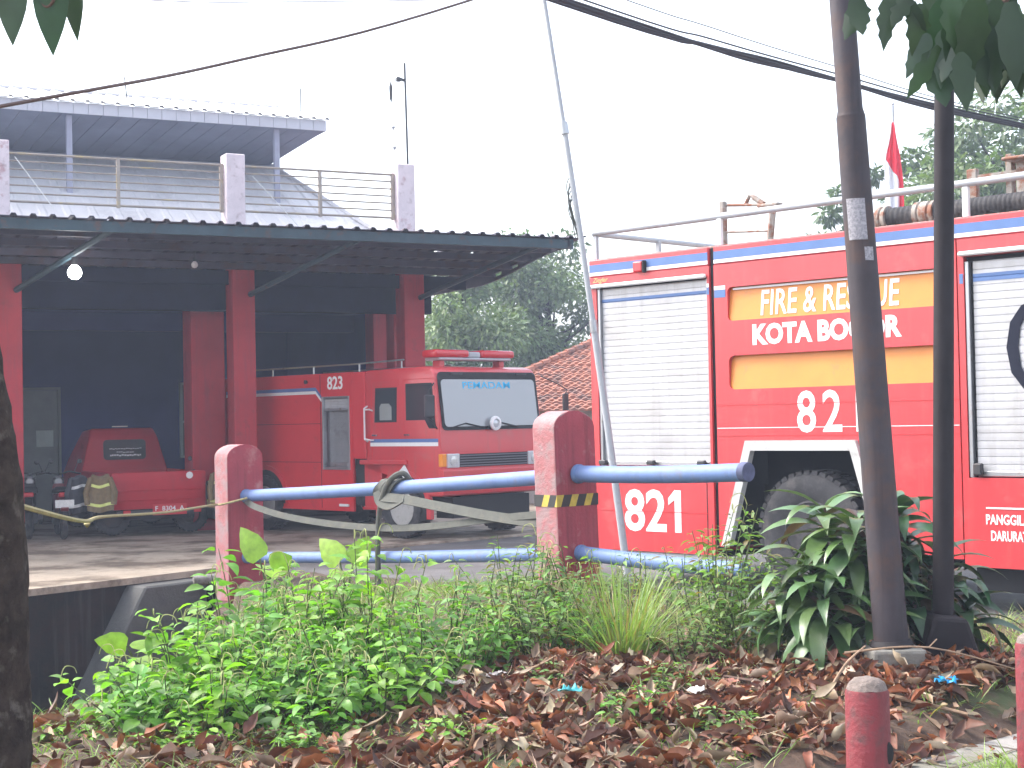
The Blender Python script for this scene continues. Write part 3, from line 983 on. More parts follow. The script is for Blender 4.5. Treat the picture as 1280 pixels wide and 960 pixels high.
text("number", "821", 0.70, 0.395, (-0.165, -0.001, 1.527), "letter_white", T, bold=0.014, space=1.25)
# --- front locker section
frontp = panel_with_holes([(1.528, 0.36), (3.25, 0.36), (3.25, 3.185), (1.528, 3.185)],
                          [[(1.585, 1.125), (3.19, 1.125), (3.19, 3.03), (1.585, 3.03)]], 0.0, 0.05)
frontp.build("front_side_panel", "truck_red", T)
box("front_core", "truck_red", T, 1.53, 3.245, 0.20, WID, 0.40, 3.18)
sh2 = shutter(T, 1.650, 3.14, 1.17, 2.99, 0.045, band=(2.80, 2.885))
box("shutter_frame", "steel", sh2, 1.590, 1.625, 0.010, 0.06, 1.128, 2.99, bev=0.004)
box("shutter_frame", "steel", sh2, 3.145, 3.185, 0.010, 0.06, 1.128, 2.99, bev=0.004)
box("shutter_recess", "dark", sh2, 1.588, 3.187, 0.056, 0.19, 1.128, 3.027)
box("shutter_gutter", "paint_white", T, 1.55, 3.22, -0.045, -0.002, 3.035, 3.075, bev=0.012)
box("latch", "dark_metal", sh2, 1.64, 1.72, -0.035, 0.02, 1.145, 1.25, bev=0.012)
box("band_blue", "stripe_blue", T, 1.545, 1.578, -0.003, -0.0005, 2.80, 2.885)
text("number", "0", 0.60, 0.80, (1.945, 0.036, 1.83), "letter_black", sh2, bold=-0.012)
text("emblem", "*", 0.16, 0.16, (2.09, 0.036, 1.33), "letter_cyan", sh2, bold=0.05)
box("lettering_rule", "letter_white", T, 1.738, 2.24, -0.004, -0.0005, 0.862, 0.876)
text("lettering", "PANGGILAN", 0.455, 0.088, (1.735, -0.001, 0.728), "letter_white", T, bold=0.022)
text("lettering", "DARURAT", 0.335, 0.088, (1.778, -0.001, 0.590), "letter_white", T, bold=0.022)
# --- roof edge with blue and white stripe
box("roof_edge", "truck_red", T, -2.755, -1.17, -0.004, 0.06, 3.187, 3.372, bev=0.012)
box("roof_edge", "truck_red", T, -1.108, 3.255, -0.004, 0.06, 3.187, 3.372, bev=0.012)
box("roof", "rusty", T, -2.74, 3.25, 0.062, WID, 3.183, 3.385, bev=0.01)
for a, c in ((-2.74, -1.175), (-1.10, 3.24)):
    box("stripe_blue", "stripe_blue", T, a, c, -0.0075, -0.0045, 3.238, 3.318)
    box("stripe_white", "paint_white", T, a, c, -0.0075, -0.0045, 3.200, 3.236)
b = MB()
b.box(-2.10, -1.98, -0.060, -0.004, 3.19, 3.30, bev=0.015, seg=2)
ml = b.build("marker_lamp", "lens_red", T)
box("lamp_base", "dark", ml, -1.982, -1.955, -0.055, -0.0045, 3.18, 3.305, bev=0.005)
# --- roof rails
b = MB()
b.tube([(-2.72, 0.05, 3.66), (3.2, 0.05, 3.675)], 0.033, 10)
b.build("roof_rail", "grey_paint", T, True)
b = MB()
b.tube([(-2.72, 0.05, 3.655), (-2.72, 2.38, 3.655)], 0.030, 10)
b.tube([(-2.72, 2.38, 3.655), (3.2, 2.38, 3.675)], 0.033, 10)
b.build("roof_rail", "grey_paint", T, True)
for u, v in ((-2.70, 0.06), (-1.05, 0.04), (-2.70, 1.1), (-2.70, 2.36), (1.60, 0.05), (0.2, 2.36), (3.1, 0.05)):
    b = MB(); b.box(u - 0.03, u + 0.03, v - 0.02, v + 0.02, 3.375, 3.64, bev=0.006)
    b.build("rail_post", "paint_white" if u in (-1.05, 1.60) else "grey_paint", T)
# --- water monitor and brackets
b = MB()
b.box(-1.445, -1.38, 0.55, 0.62, 3.38, 3.90, bev=0.012)
b.tube([(-1.40, 0.58, 3.58), (-0.84, 0.60, 3.54)], 0.013, 6)
b.tube([(-0.86, 0.60, 3.38), (-0.80, 0.60, 3.80)], 0.035, 6); b.box(-0.97, -0.72, 0.55, 0.66, 3.78, 3.815, bev=0.01)
b.tube([(-1.40, 0.6, 3.86), (-0.82, 0.6, 3.80)], 0.016, 8)
b.tube([(-1.16, 0.62, 3.83), (-1.10, 0.62, 3.93), (-1.00, 0.62, 3.88)], 0.022, 8)
b.tube([(-1.05, 0.62, 3.90), (-0.93, 0.62, 3.82)], 0.03, 8)
b.build("monitor_bracket", "rusty", T)
# suction hoses with couplings lying on the roof
def corr_hose(u0, u1, v, z, r):
    b = MB()
    n_ = int((u1 - u0) / 0.045)
    prof = []
    for i in range(n_):
        u = u0 + (u1 - u0) * i / n_
        prof += [(r * 0.93, u), (r, u + 0.015), (r, u + 0.028), (r * 0.93, u + 0.040)]
    b.lathe(prof, 16, (0, v, z), 'x')
    return b.build("suction_hose", "rubber", T, True)
for a, c in ((0.62, 0.93), (1.10, 3.15)):
    h_ = corr_hose(a, c, 0.42, 3.50, 0.095)
    for q in (a - 0.04, ) if a > 1.0 else (a - 0.05, c + 0.03):
        b = MB(); b.lathe([(0.07, q - 0.06), (0.115, q - 0.05), (0.115, q - 0.01), (0.10, q), (0.115, q + 0.02), (0.115, q + 0.05), (0.07, q + 0.06)], 16, (0, 0.42, 3.50), 'x')
        b.build("coupling", "rusty", h_, True)
# rusty ladder brackets
for u in (1.36, 1.84):
    b = MB()
    b.box(u - 0.05, u + 0.05, 0.60, 0.66, 3.38, 3.88, bev=0.008)
    b.box(u + 0.06, u + 0.45, 0.60, 0.64, 3.77, 3.82); b.box(u + 0.06, u + 0.45, 0.60, 0.64, 3.56, 3.60)
    b.box(u + 0.30, u + 0.36, 0.66, 0.74, 3.38, 3.98, bev=0.006)
    b.build("ladder_bracket", "rusty", T)
b = MB(); b.box(1.70, 3.0, 0.50, 0.90, 3.90, 3.93, bev=0.01); b.build("ladder_plate", "rusty", T)
# --- cab, mostly outside the frame
cab = MB()
cab.prism([(3.30, 0.75), (5.55, 0.75), (5.62, 1.55), (5.38, 2.85), (5.2, 2.98), (3.30, 2.98)], 0.0, WID, 'y', 0.05, 2)
cb = cab.build("cab", "truck_red", T)
box("cab_window", "glass_dark", cb, 3.50, 4.20, -0.006, -0.0005, 1.75, 2.60)
box("cab_window", "glass_dark", cb, 4.35, 5.20, -0.006, -0.0005, 1.75, 2.60)
box("windscreen", "glass_screen", cb, 0, 0.01, 0.15, WID - 0.15, 0, 1.05, mtx=Matrix.Translation((5.625, 0, 1.62)) @ Matrix.Rotation(D(-10.5), 4, 'Y'))
box("bumper", "paint_white", T, 5.2, 5.75, -0.02, WID + 0.02, 0.40, 0.74, bev=0.04, seg=2)
wheel(T, (4.55, 0.33, 0.585), 0.585, 0.36, 0.56, "grey_paint", -1, 40, 0.52, 10)
wheel(T, (4.55, WID - 0.33, 0.585), 0.585, 0.36, 0.56, "grey_paint", 1, 40, 0.52, 10)

# ------------------------------------------------------------------ smaller fire truck 823
Q = thing("fire_truck", (-1.626, 22.95, 0), -46, "smaller red crew cab fire truck numbered 823 coming out of the garage bay", "fire truck")
W2 = 2.05
R1 = 0.445
# body behind the cab
body = panel_with_holes([(-4.6, 0.36), (-1.17, 0.36), (-1.17, 2.48), (-4.6, 2.48)],
                        [[(-1.90, 1.01), (-1.255, 1.01), (-1.255, 2.10), (-1.90, 2.10)]], 0.0, 0.04)
body.build("body_side", "truck_red_old", Q)
box("body_core", "truck_red_old", Q, -4.598, -1.95, 0.042, W2, 0.60, 2.478)
box("body_core", "truck_red_old", Q, -1.948, -1.172, 0.16, W2, 0.60, 2.478)
b = MB()
for a in ((-1.92, -1.888, -0.012, 0.06, 0.99, 2.12), (-1.268, -1.236, -0.012, 0.06, 0.99, 2.12), (-1.887, -1.269, -0.012, 0.06, 2.09, 2.12), (-1.887, -1.269, -0.012, 0.06, 0.99, 1.03)): b.box(*a, bev=0.004)
lk = b.build("locker_frame", "steel", Q)
shutter(lk, -1.887, -1.269, 1.93, 2.088, 0.03, pitch=0.05)
b = MB()
b.box(-1.947, -1.20, 0.10, 0.145, 1.0, 2.1)
for i in range(9):                        # raised tread bars on the plate
    for j in range(14):
        u, z = -1.85 + i * 0.068, 1.08 + j * 0.062
        mt = Matrix.Translation((u, 0.098, z)) @ Matrix.Rotation(D(45 if (i + j) % 2 else -45), 4, 'Y')
        b.box(-0.022, 0.022, -0.004, 0.0, -0.006, 0.006, mtx=mt)
b.build("tread_plate", "plate_tread", lk)
box("locker_floor", "plate_tread", lk, -1.945, -1.20, 0.045, 0.098, 0.985, 1.005)
box("pump_handle", "steel", lk, -1.80, -1.35, 0.04, 0.07, 1.03, 1.10, bev=0.01)
text("number", "823", 0.385, 0.205, (-1.78, -0.001, 2.225), "letter_white", Q, bold=0.02)
box("body_joint", "dark", Q, -1.965, -1.955, -0.003, -0.0005, 0.4, 2.46)
box("body_joint", "dark", Q, -4.5, -1.966, -0.003, -0.0005, 1.70, 1.707)
box("body_joint", "dark", Q, -4.5, -1.966, -0.003, -0.0005, 1.10, 1.107)
box("stripe_blue", "stripe_blue", Q, -4.55, -2.08, -0.004, -0.0005, 2.215, 2.268)
box("stripe_white", "paint_white", Q, -4.55, -2.08, -0.004, -0.0005, 2.165, 2.213)
b = MB(); b.prism([(-2.078, 2.165), (-2.078, 2.213), (-1.935, 2.085), (-1.935, 2.04)], -0.004, -0.0005, 'y'); b.build("stripe_white", "paint_white", Q)
b = MB(); b.prism([(-2.078, 2.215), (-2.078, 2.268), (-1.935, 2.135), (-1.935, 2.087)], -0.004, -0.0005, 'y'); b.build("stripe_blue", "stripe_blue", Q)
b = MB(); b.lathe([(0.035, -0.03), (0.03, 0.0)], 12, (-2.30, -0.01, 2.36), 'y'); b.build("side_lamp", "dark_metal", Q)
box("step_lamp", "paint_white", Q, -1.50, -1.27, -0.03, 0.0, 0.43, 0.47, bev=0.006)
# rear wheel arch and wheels
b = MB()
b.prism([(math.cos(a) * 0.60 - 3.42, math.sin(a) * 0.60 + R1) for a in [PI * k / 14 for k in range(15)]], -0.025, 0.04, 'y')
b.build("wheel_arch", "truck_red_old", Q)
b = MB()
b.prism([(math.cos(a) * 0.53 - 3.42, math.sin(a) * 0.53 + R1) for a in [PI * k / 14 for k in range(15)]], -0.030, -0.026, 'y')
b.build("wheel_well", "dark", Q)
for v in (0.075, W2 - 0.075):
    wheel(Q, (-3.42, v - 0.01 if v < 1 else v, R1), R1, 0.27, 0.5, "rim_paint", -1 if v < 1 else 1, 30, 0.60, 8)
    wheel(Q, (0.0, v, R1), R1, 0.27, 0.5, "rim_paint", -1 if v < 1 else 1, 30, 0.60, 8)
# gap between body and cab, chassis
box("pillar", "truck_red_old", Q, -1.165, -0.86, -0.005, W2, 1.16, 2.475, bev=0.01)
box("gap", "dark", Q, -1.165, -0.86, 0.05, W2 - 0.05, 0.45, 1.158)
box("chassis", "dark", Q, -4.5, 0.75, 0.45, W2 - 0.45, 0.45, 0.95)
box("tank_step", "truck_red", Q, -0.90, -0.50, 0.0, 0.55, 0.42, 1.08, bev=0.01)
box("step_plate", "truck_red", Q, -0.92, -0.30, -0.03, 0.40, 0.40, 0.44, bev=0.006)
# cab: side profile extruded across, then windows on its surfaces
# side profile (u,z)
prof = [(-0.86, 0.98), (-0.44, 0.98), (0.42, 0.62), (0.82, 0.62), (0.87, 0.74), (0.86, 1.30), (0.845, 1.58), (0.74, 2.38), (0.66, 2.47), (0.50, 2.505), (-0.80, 2.49), (-0.86, 2.46)]
b = MB()
b.prism(prof, 0.0, W2, 'y', 0.035, 3)
cabm = b.build("cab", "truck_red", Q, True)
# front wheel arch
b = MB()
arcp = [(math.cos(a) * 0.62, math.sin(a) * 0.56 + R1) for a in [PI * k / 16 for k in range(17)]]
b.prism([(-0.62, R1 - 0.15)] + arcp[::-1] + [(0.62, R1 - 0.15)], -0.014, 0.05, 'y')
b.build("wheel_arch", "truck_red", Q)
b = MB()
arcp = [(math.cos(a) * 0.53, math.sin(a) * 0.50 + R1) for a in [PI * k / 16 for k in range(17)]]
b.prism([(-0.53, R1 - 0.16)] + arcp[::-1] + [(0.53, R1 - 0.16)], -0.020, -0.0145, 'y')
b.build("wheel_well", "dark", Q)
box("fender_lip", "truck_red", Q, -0.96, 0.12, -0.05, 0.03, 1.075, 1.145, bev=0.012)
box("mud_guard", "paint_white", Q, -0.07, 0.07, -0.040, -0.026, -0.17, 0.17, mtx=Matrix.Translation((0.13, 0, 0.90)) @ Matrix.Rotation(D(-38), 4, 'Y'))
def side_window(pts, nm="window"):
    cx = sum(p[0] for p in pts) / len(pts); cz = sum(p[1] for p in pts) / len(pts)
    grow = [(cx + (p[0] - cx) * 1.09, cz + (p[1] - cz) * 1.07) for p in pts]
    b = MB(); b.prism(grow, -0.006, -0.0008, 'y')
    o = b.build(nm, "dark", Q)
    b = MB(); b.prism(pts, -0.010, -0.0065, 'y'); b.build("pane", "glass_dark", o)
    return o
w1 = side_window([(-0.61, 1.72), (-0.14, 1.72), (-0.12, 2.20), (-0.58, 2.20)])
w2 = side_window([(0.13, 1.735), (0.52, 1.735), (0.60, 1.62), (0.735, 1.62), (0.665, 2.235), (0.13, 2.235)])
b = MB(); b.prism([(-0.50, 1.735), (-0.22, 1.735), (-0.22, 1.93), (-0.28, 1.98), (-0.46, 1.98), (-0.50, 1.93)], -0.0115, -0.0105, 'y'); b.build("seat_back", "door_grey", w1)
# door outlines, stripe, handles, grab rail
for u in (-0.70, 0.04):
    b = MB()
    a0, a1 = (u, u + 0.64) if u < 0 else (u, u + 0.70)
    zlo = 1.15 if u < 0 else 1.08
    for q in ((a0, a0 + 0.008, -0.003, -0.0004, zlo, 2.33), (a1, a1 + 0.008, -0.003, -0.0004, zlo, 2.33), (a0 + 0.0085, a1 - 0.0005, -0.003, -0.0004, 2.322, 2.33)): b.box(*q)
    dj = b.build("door", "truck_red_old", Q)
    box("handle", "chrome", dj, a0 + 0.02, a0 + 0.14, -0.028, -0.003, 1.50, 1.525, bev=0.006)
box("stripe_blue", "stripe_blue", Q, -0.74, 0.80, -0.004, -0.0008, 1.405, 1.455)
box("stripe_white", "paint_white", Q, -0.74, 0.80, -0.004, -0.0008, 1.348, 1.403)
b = MB()
b.tube([(-0.80, 0.0, 1.42), (-0.80, -0.06, 1.45), (-0.80, -0.06, 1.92), (-0.80, 0.0, 1.95)], 0.014, 8)
b.tube([(-0.80, -0.06, 1.90), (-0.68, -0.06, 1.90), (-0.68, 0.0, 1.88)], 0.012, 8)
b.tube([(-0.80, -0.06, 1.46), (-0.66, -0.06, 1.44), (-0.66, 0.0, 1.44)], 0.012, 8)
b.build("grab_rail", "paint_white", Q)
# front of the cab: windscreen with its black surround leaning back
FM = Matrix.Translation((0.853, 0, 1.575)) @ Matrix.Rotation(D(-7.48), 4, 'Y')
def front_plate(name, m, parent, v0, v1, z0, z1, r, x0, x1):
    b = MB()
    b.prism(rrect(v0, v1, z0, z1, r), x0, x1, 'x')
    for v in b.bm.verts: v.co = FM @ v.co
    return b.build(name, m, parent)
ws = front_plate("windscreen", "dark", Q, 0.035, W2 - 0.035, -0.005, 0.845, 0.07, 0.004, 0.012)
front_plate("pane", "glass_screen", ws, 0.085, W2 - 0.085, 0.045, 0.735, 0.06, 0.0125, 0.018)
t_ = text("lettering", "PEMADAM", 0.95, 0.10, (0, 0, 0), "letter_cyan", ws, FRONT, bold=0.006)
for v in t_.data.vertices: v.co = FM @ (v.co + Vector((0.019, 0.50, 0.60)))
b = MB()
for v0 in (0.42, 1.12):
    b.tube([(0.03, v0 + 0.42, 0.02), (0.035, v0 + 0.05, 0.09), (0.03, v0 - 0.22, 0.03)], 0.010, 6)
for v in b.bm.verts: v.co = FM @ v.co
b.build("wiper", "dark", ws)
# white ring lamp at the foot of the windscreen
b = MB()
b.lathe([(0.068, 0.03), (0.105, 0.045), (0.105, 0.075), (0.068, 0.085)], 24, (0.86, 1.02, 1.66), 'x', True)
rl = b.build("round_lamp", "paint_white", Q, True)
b = MB(); b.lathe([(0.001, 0.05), (0.066, 0.05), (0.066, 0.06), (0.03, 0.078), (0.001, 0.08)], 20, (0.86, 1.02, 1.66), 'x'); b.build("lamp_glass", "lens_clear", rl, True)
# brow vents, grille, headlamps, indicators
for v in (0.30, 1.60):
    box("brow_vent", "dark_metal", Q, 0.735, 0.775, v, v + 0.22, 2.375, 2.40)
gr = MB()
gr.box(0.860, 0.868, 0.34, W2 - 0.34, 1.035, 1.225)
mat("grille_grey", (0.13, 0.13, 0.15), 0.45)
g_ = gr.build("grille", "dark", Q)
b = MB()
for k in range(5): b.box(0.8685, 0.884, 0.345, W2 - 0.345, 1.045 + k * 0.037, 1.062 + k * 0.037, bev=0.003)
b.build("grille_bars", "grille_grey", g_)
for a, c in ((0.09, 0.335), (W2 - 0.335, W2 - 0.09)):
    b = MB(); b.box(0.858, 0.885, a, c, 1.03, 1.235, bev=0.014, seg=2)
    hl = b.build("headlight", "lens_clear", Q)
    b = MB(); b.lathe([(0.03, 0.0), (0.07, 0.012), (0.07, 0.016), (0.03, 0.018)], 16, (0.878, (a + c) / 2, 1.13), 'x'); b.build("reflector", "chrome", hl)
for a, c in ((-0.006, 0.085), (W2 - 0.085, W2 + 0.006)):
    b = MB(); b.box(0.80, 0.883, a, c, 1.05, 1.235, bev=0.012, seg=2); b.build("indicator", "lens_orange", Q)
b = MB()
b.prism([(0.80, 0.64), (0.90, 0.64), (0.915, 0.70), (0.915, 1.00), (0.90, 1.015), (0.80, 1.015)], -0.01, W2 + 0.01, 'y', 0.015, 2)
bp = b.build("bumper", "truck_red", Q)
for v in (0.66, 1.34): box("fog_lamp", "dark", bp, 0.9155, 0.920, v, v + 0.12, 0.80, 0.87)
b = MB(); b.box(0.45, 0.80, 0.25, W2 - 0.25, 0.30, 0.60); b.build("underbody", "dark", Q)
# mirror, roof furniture
b = MB()
b.tube([(0.72, 0.0, 2.25), (0.86, -0.20, 2.15), (0.88, -0.22, 1.75), (0.80, -0.02, 1.60)], 0.012, 6)
mr = b.build("mirror", "dark", Q)
b = MB(); b.box(0.85, 0.90, -0.31, -0.13, 1.76, 2.08, bev=0.02, seg=2); b.build("mirror_head", "dark_metal", mr)
lb = MB()
lb.box(0.20, 0.52, 0.30, W2 - 0.30, 2.60, 2.635, bev=0.01)
lo = lb.build("light_bar", "grey_paint", Q)
for a, c in ((0.22, 0.90), (W2 - 0.90, W2 - 0.22)):
    b = MB(); b.box(0.19, 0.53, a, c, 2.637, 2.755, bev=0.045, seg=3); b.build("beacon", "lens_red", lo, True)
box("speaker", "grey_paint", lo, 0.23, 0.50, 0.905, W2 - 0.905, 2.637, 2.725, bev=0.02)
for v in (0.42, W2 - 0.42): box("light_bar_foot", "truck_red", lo, 0.28, 0.44, v - 0.05, v + 0.05, 2.49, 2.598, bev=0.01)
b = MB()
b.tube([(-4.5, 0.06, 2.60), (-1.1, 0.06, 2.60), (0.0, 0.06, 2.62)], 0.014, 6)
for u in (-4.4, -3.3, -2.2, -1.05, -0.05): b.tube([(u, 0.06, 2.47), (u, 0.06, 2.60)], 0.014, 6)
b.tube([(-4.5, W2 - 0.06, 2.60), (-1.1, W2 - 0.06, 2.60)], 0.014, 6)
b.build("roof_rail", "steel", Q)

# ------------------------------------------------------------------ pickup in the left bay (tail towards us; local x to its right, y forward)
PK = thing("pickup_truck", (-5.58, 24.66, 0), 27, "small dark red pickup parked nose in inside the left garage bay", "pickup")
b = MB()
b.prism([(-0.73, 0.42), (0.73, 0.42), (0.75, 0.98), (0.72, 1.0), (-0.72, 1.0), (-0.75, 0.98)], 0.0, 0.06, 'y', 0.012, 2)
tg = b.build("tailgate", "pickup_red", PK, True)
box("crease", "pickup_red", tg, -0.70, 0.70, -0.012, 0.0, 0.70, 0.715, bev=0.004)
box("crease", "pickup_red", tg, -0.70, 0.70, -0.012, 0.0, 0.55, 0.562, bev=0.004)
b = MB(); b.lathe([(0.001, -0.01), (0.055, -0.008), (0.055, 0.0)], 16, (0.48, -0.002, 0.93), 'y'); b.build("emblem", "letter_white", tg)
b = MB()
b.box(-0.75, -0.70, 0.062, 2.3, 0.45, 0.99, bev=0.015); b.box(0.70, 0.75, 0.062, 2.3, 0.45, 0.99, bev=0.015); b.box(-0.699, 0.699, 0.062, 2.3, 0.45, 0.52)
b.box(-0.699, 0.699, 2.25, 2.3, 0.521, 0.99)
b.build("bed", "pickup_red", PK)
b = MB()
b.prism([(2.32, 0.45), (3.95, 0.45), (4.0, 0.95), (3.55, 1.15), (3.15, 1.66), (2.50, 1.70), (2.36, 1.55), (2.32, 1.0)], -0.72, 0.72, 'x', 0.06, 3)
cbm = b.build("cab", "pickup_red", PK, True)
for v in cbm.data.vertices:
    if v.co.z > 1.05: v.co.x *= 1 - 0.28 * (v.co.z - 1.05) / 0.65 * 0.9
b = MB(); b.prism(rrect(-0.36, 0.36, 1.16, 1.50, 0.06), 0.0, 0.006, 'y')
for v in b.bm.verts: v.co.y += 2.302 + max(0, (v.co.z - 1.0)) * 0.07
rw_ = b.build("rear_window", "pane_matte", PK)
r_ = random.Random(3)                           # illegible small lettering strokes on the pane
for row, (x0, x1) in enumerate(((-0.26, 0.27), (-0.14, 0.14), (-0.25, 0.26))):
    x = x0
    b = MB()
    while x < x1:
        w_ = r_.uniform(0.02, 0.05)
        zc = 1.34 - row * 0.06 + r_.uniform(-0.006, 0.006)
        b.box(x, x + w_ * 0.8, 2.316, 2.320, zc, zc + (0.012 if row < 2 else 0.025))
        x += w_
    b.build("lettering", "letter_white", rw_)
box("roof_lamp", "reflective_silver", PK, -0.16, 0.10, 2.50, 2.56, 1.715, 1.735, bev=0.004)
wheel(PK, (-0.63, 0.55, 0.285), 0.285, 0.19, 0.5, "dark_metal", -1, 26)
wheel(PK, (0.63, 0.55, 0.285), 0.285, 0.19, 0.5, "dark_metal", 1, 26)
wheel(PK, (-0.63, 3.2, 0.285), 0.285, 0.19, 0.5, "dark_metal", -1, 26)
wheel(PK, (0.63, 3.2, 0.285), 0.285, 0.19, 0.5, "dark_metal", 1, 26)
box("underbody", "dark", PK, -0.5, 0.5, 0.15, 3.8, 0.25, 0.45)
np_ = box("number_plate", "plate_red", PK, -0.12, 0.42, -0.035, -0.028, 0.32, 0.49)
text("plate_text", "F  8304  A", 0.46, 0.075, (-0.08, -0.036, 0.385), "letter_white", np_, bold=0.01, depth=0.003)
for x in (-0.52, 0.60):
    box("tail_lamp", "lens_red", PK, x - 0.06, x + 0.06, -0.02, 0.0, 0.34, 0.41, bev=0.008)
box("bumper_bar", "dark_metal", PK, -0.68, 0.68, -0.01, 0.03, 0.33, 0.40)

# turnout coats thrown over the pickup's left rear corner and right corner
def coat(loc, rot, label, seed, dark=False):
    t = thing("turnout_coat", loc, rot, label, "coat", "coats hung on the pickup")
    t.scale = (0.72, 0.85, 0.9)
    r = random.Random(seed)
    bm = bmesh.new()
    nx_, nz_ = 14, 16
    rows = []
    for side in (-1, 1):
        g = []
        for j in range(nz_ + 1):
            row = []
            for i in range(nx_ + 1):
                a = i / nx_; h = j / nz_
                w_ = 0.15 + 0.13 * h ** 0.5 + 0.015 * math.sin(h * 9 + seed)
                x = (a - 0.5) * 2 * w_
                y = side * (0.05 + 0.03 * math.cos(a * PI - PI / 2) + 0.022 * math.sin(a * 14 + seed) * (0.3 + h) + 0.03 * h)
                z = -h * 0.62 + 0.02 * math.sin(a * 6 + seed * 2)
                if h < 0.06: y *= 0.3
                row.append(bm.verts.new((x, y, z)))
            g.append(row)
        rows.append(g)
    for g in rows:
        for j in range(nz_):
            for i in range(nx_):
                bm.faces.new((g[j][i], g[j][i + 1], g[j + 1][i + 1], g[j + 1][i]))
    A, B = rows
    for j in range(nz_):
        bm.faces.new((A[j][0], A[j + 1][0], B[j + 1][0], B[j][0])); bm.faces.new((A[j][nx_], A[j + 1][nx_], B[j + 1][nx_], B[j][nx_]))
    for i in range(nx_):
        bm.faces.new((A[0][i], A[0][i + 1], B[0][i + 1], B[0][i])); bm.faces.new((A[nz_][i], A[nz_][i + 1], B[nz_][i + 1], B[nz_][i]))
    b = MB(); b.bm.free(); b.bm = bm
    cl = b.build("cloth", "coat_dark" if dark else "coat_tan", t, True)
    for zz in (-0.18, -0.50):
        b = MB()
        for side in (-1, 1):
            pts = []
            h = -zz / 0.62
            w_ = 0.15 + 0.13 * h ** 0.5 + 0.015 * math.sin(h * 9 + seed)
            for i in range(nx_ + 1):
                a = i / nx_
                y = side * (0.05 + 0.03 * math.cos(a * PI - PI / 2) + 0.022 * math.sin(a * 14 + seed) * (0.3 + h) + 0.03 * h + 0.006)
                pts.append(((a - 0.5) * 2 * w_ * 1.02, y, zz + 0.02 * math.sin(a * 6 + seed * 2)))
            b.ribbon(pts, 0.05, 0.004, (0, 0, 1))
        b.build("reflective_band", "reflective" if not dark else "reflective_silver", cl)
    for sx in (-1, 1):
        b = MB()
        b.tube([(sx * 0.20, -0.06, -0.05), (sx * 0.30, -0.10, -0.30), (sx * 0.27, -0.11, -0.50)], [0.055, 0.065, 0.06], 8)
        b.build("sleeve", "coat_dark" if dark else "coat_tan", cl, True)
coat((-6.37, 24.12, 0.98), 15, "tan turnout coat with yellow bands hung over the pickup's left rear corner", 1)
coat((-6.72, 24.15, 0.97), 40, "dark turnout coat with pale bands hanging between the motorcycle and the pickup", 2, True)
coat((-4.70, 24.98, 0.98), 40, "tan turnout coat hung on the pickup's right rear corner behind the gate post", 5)

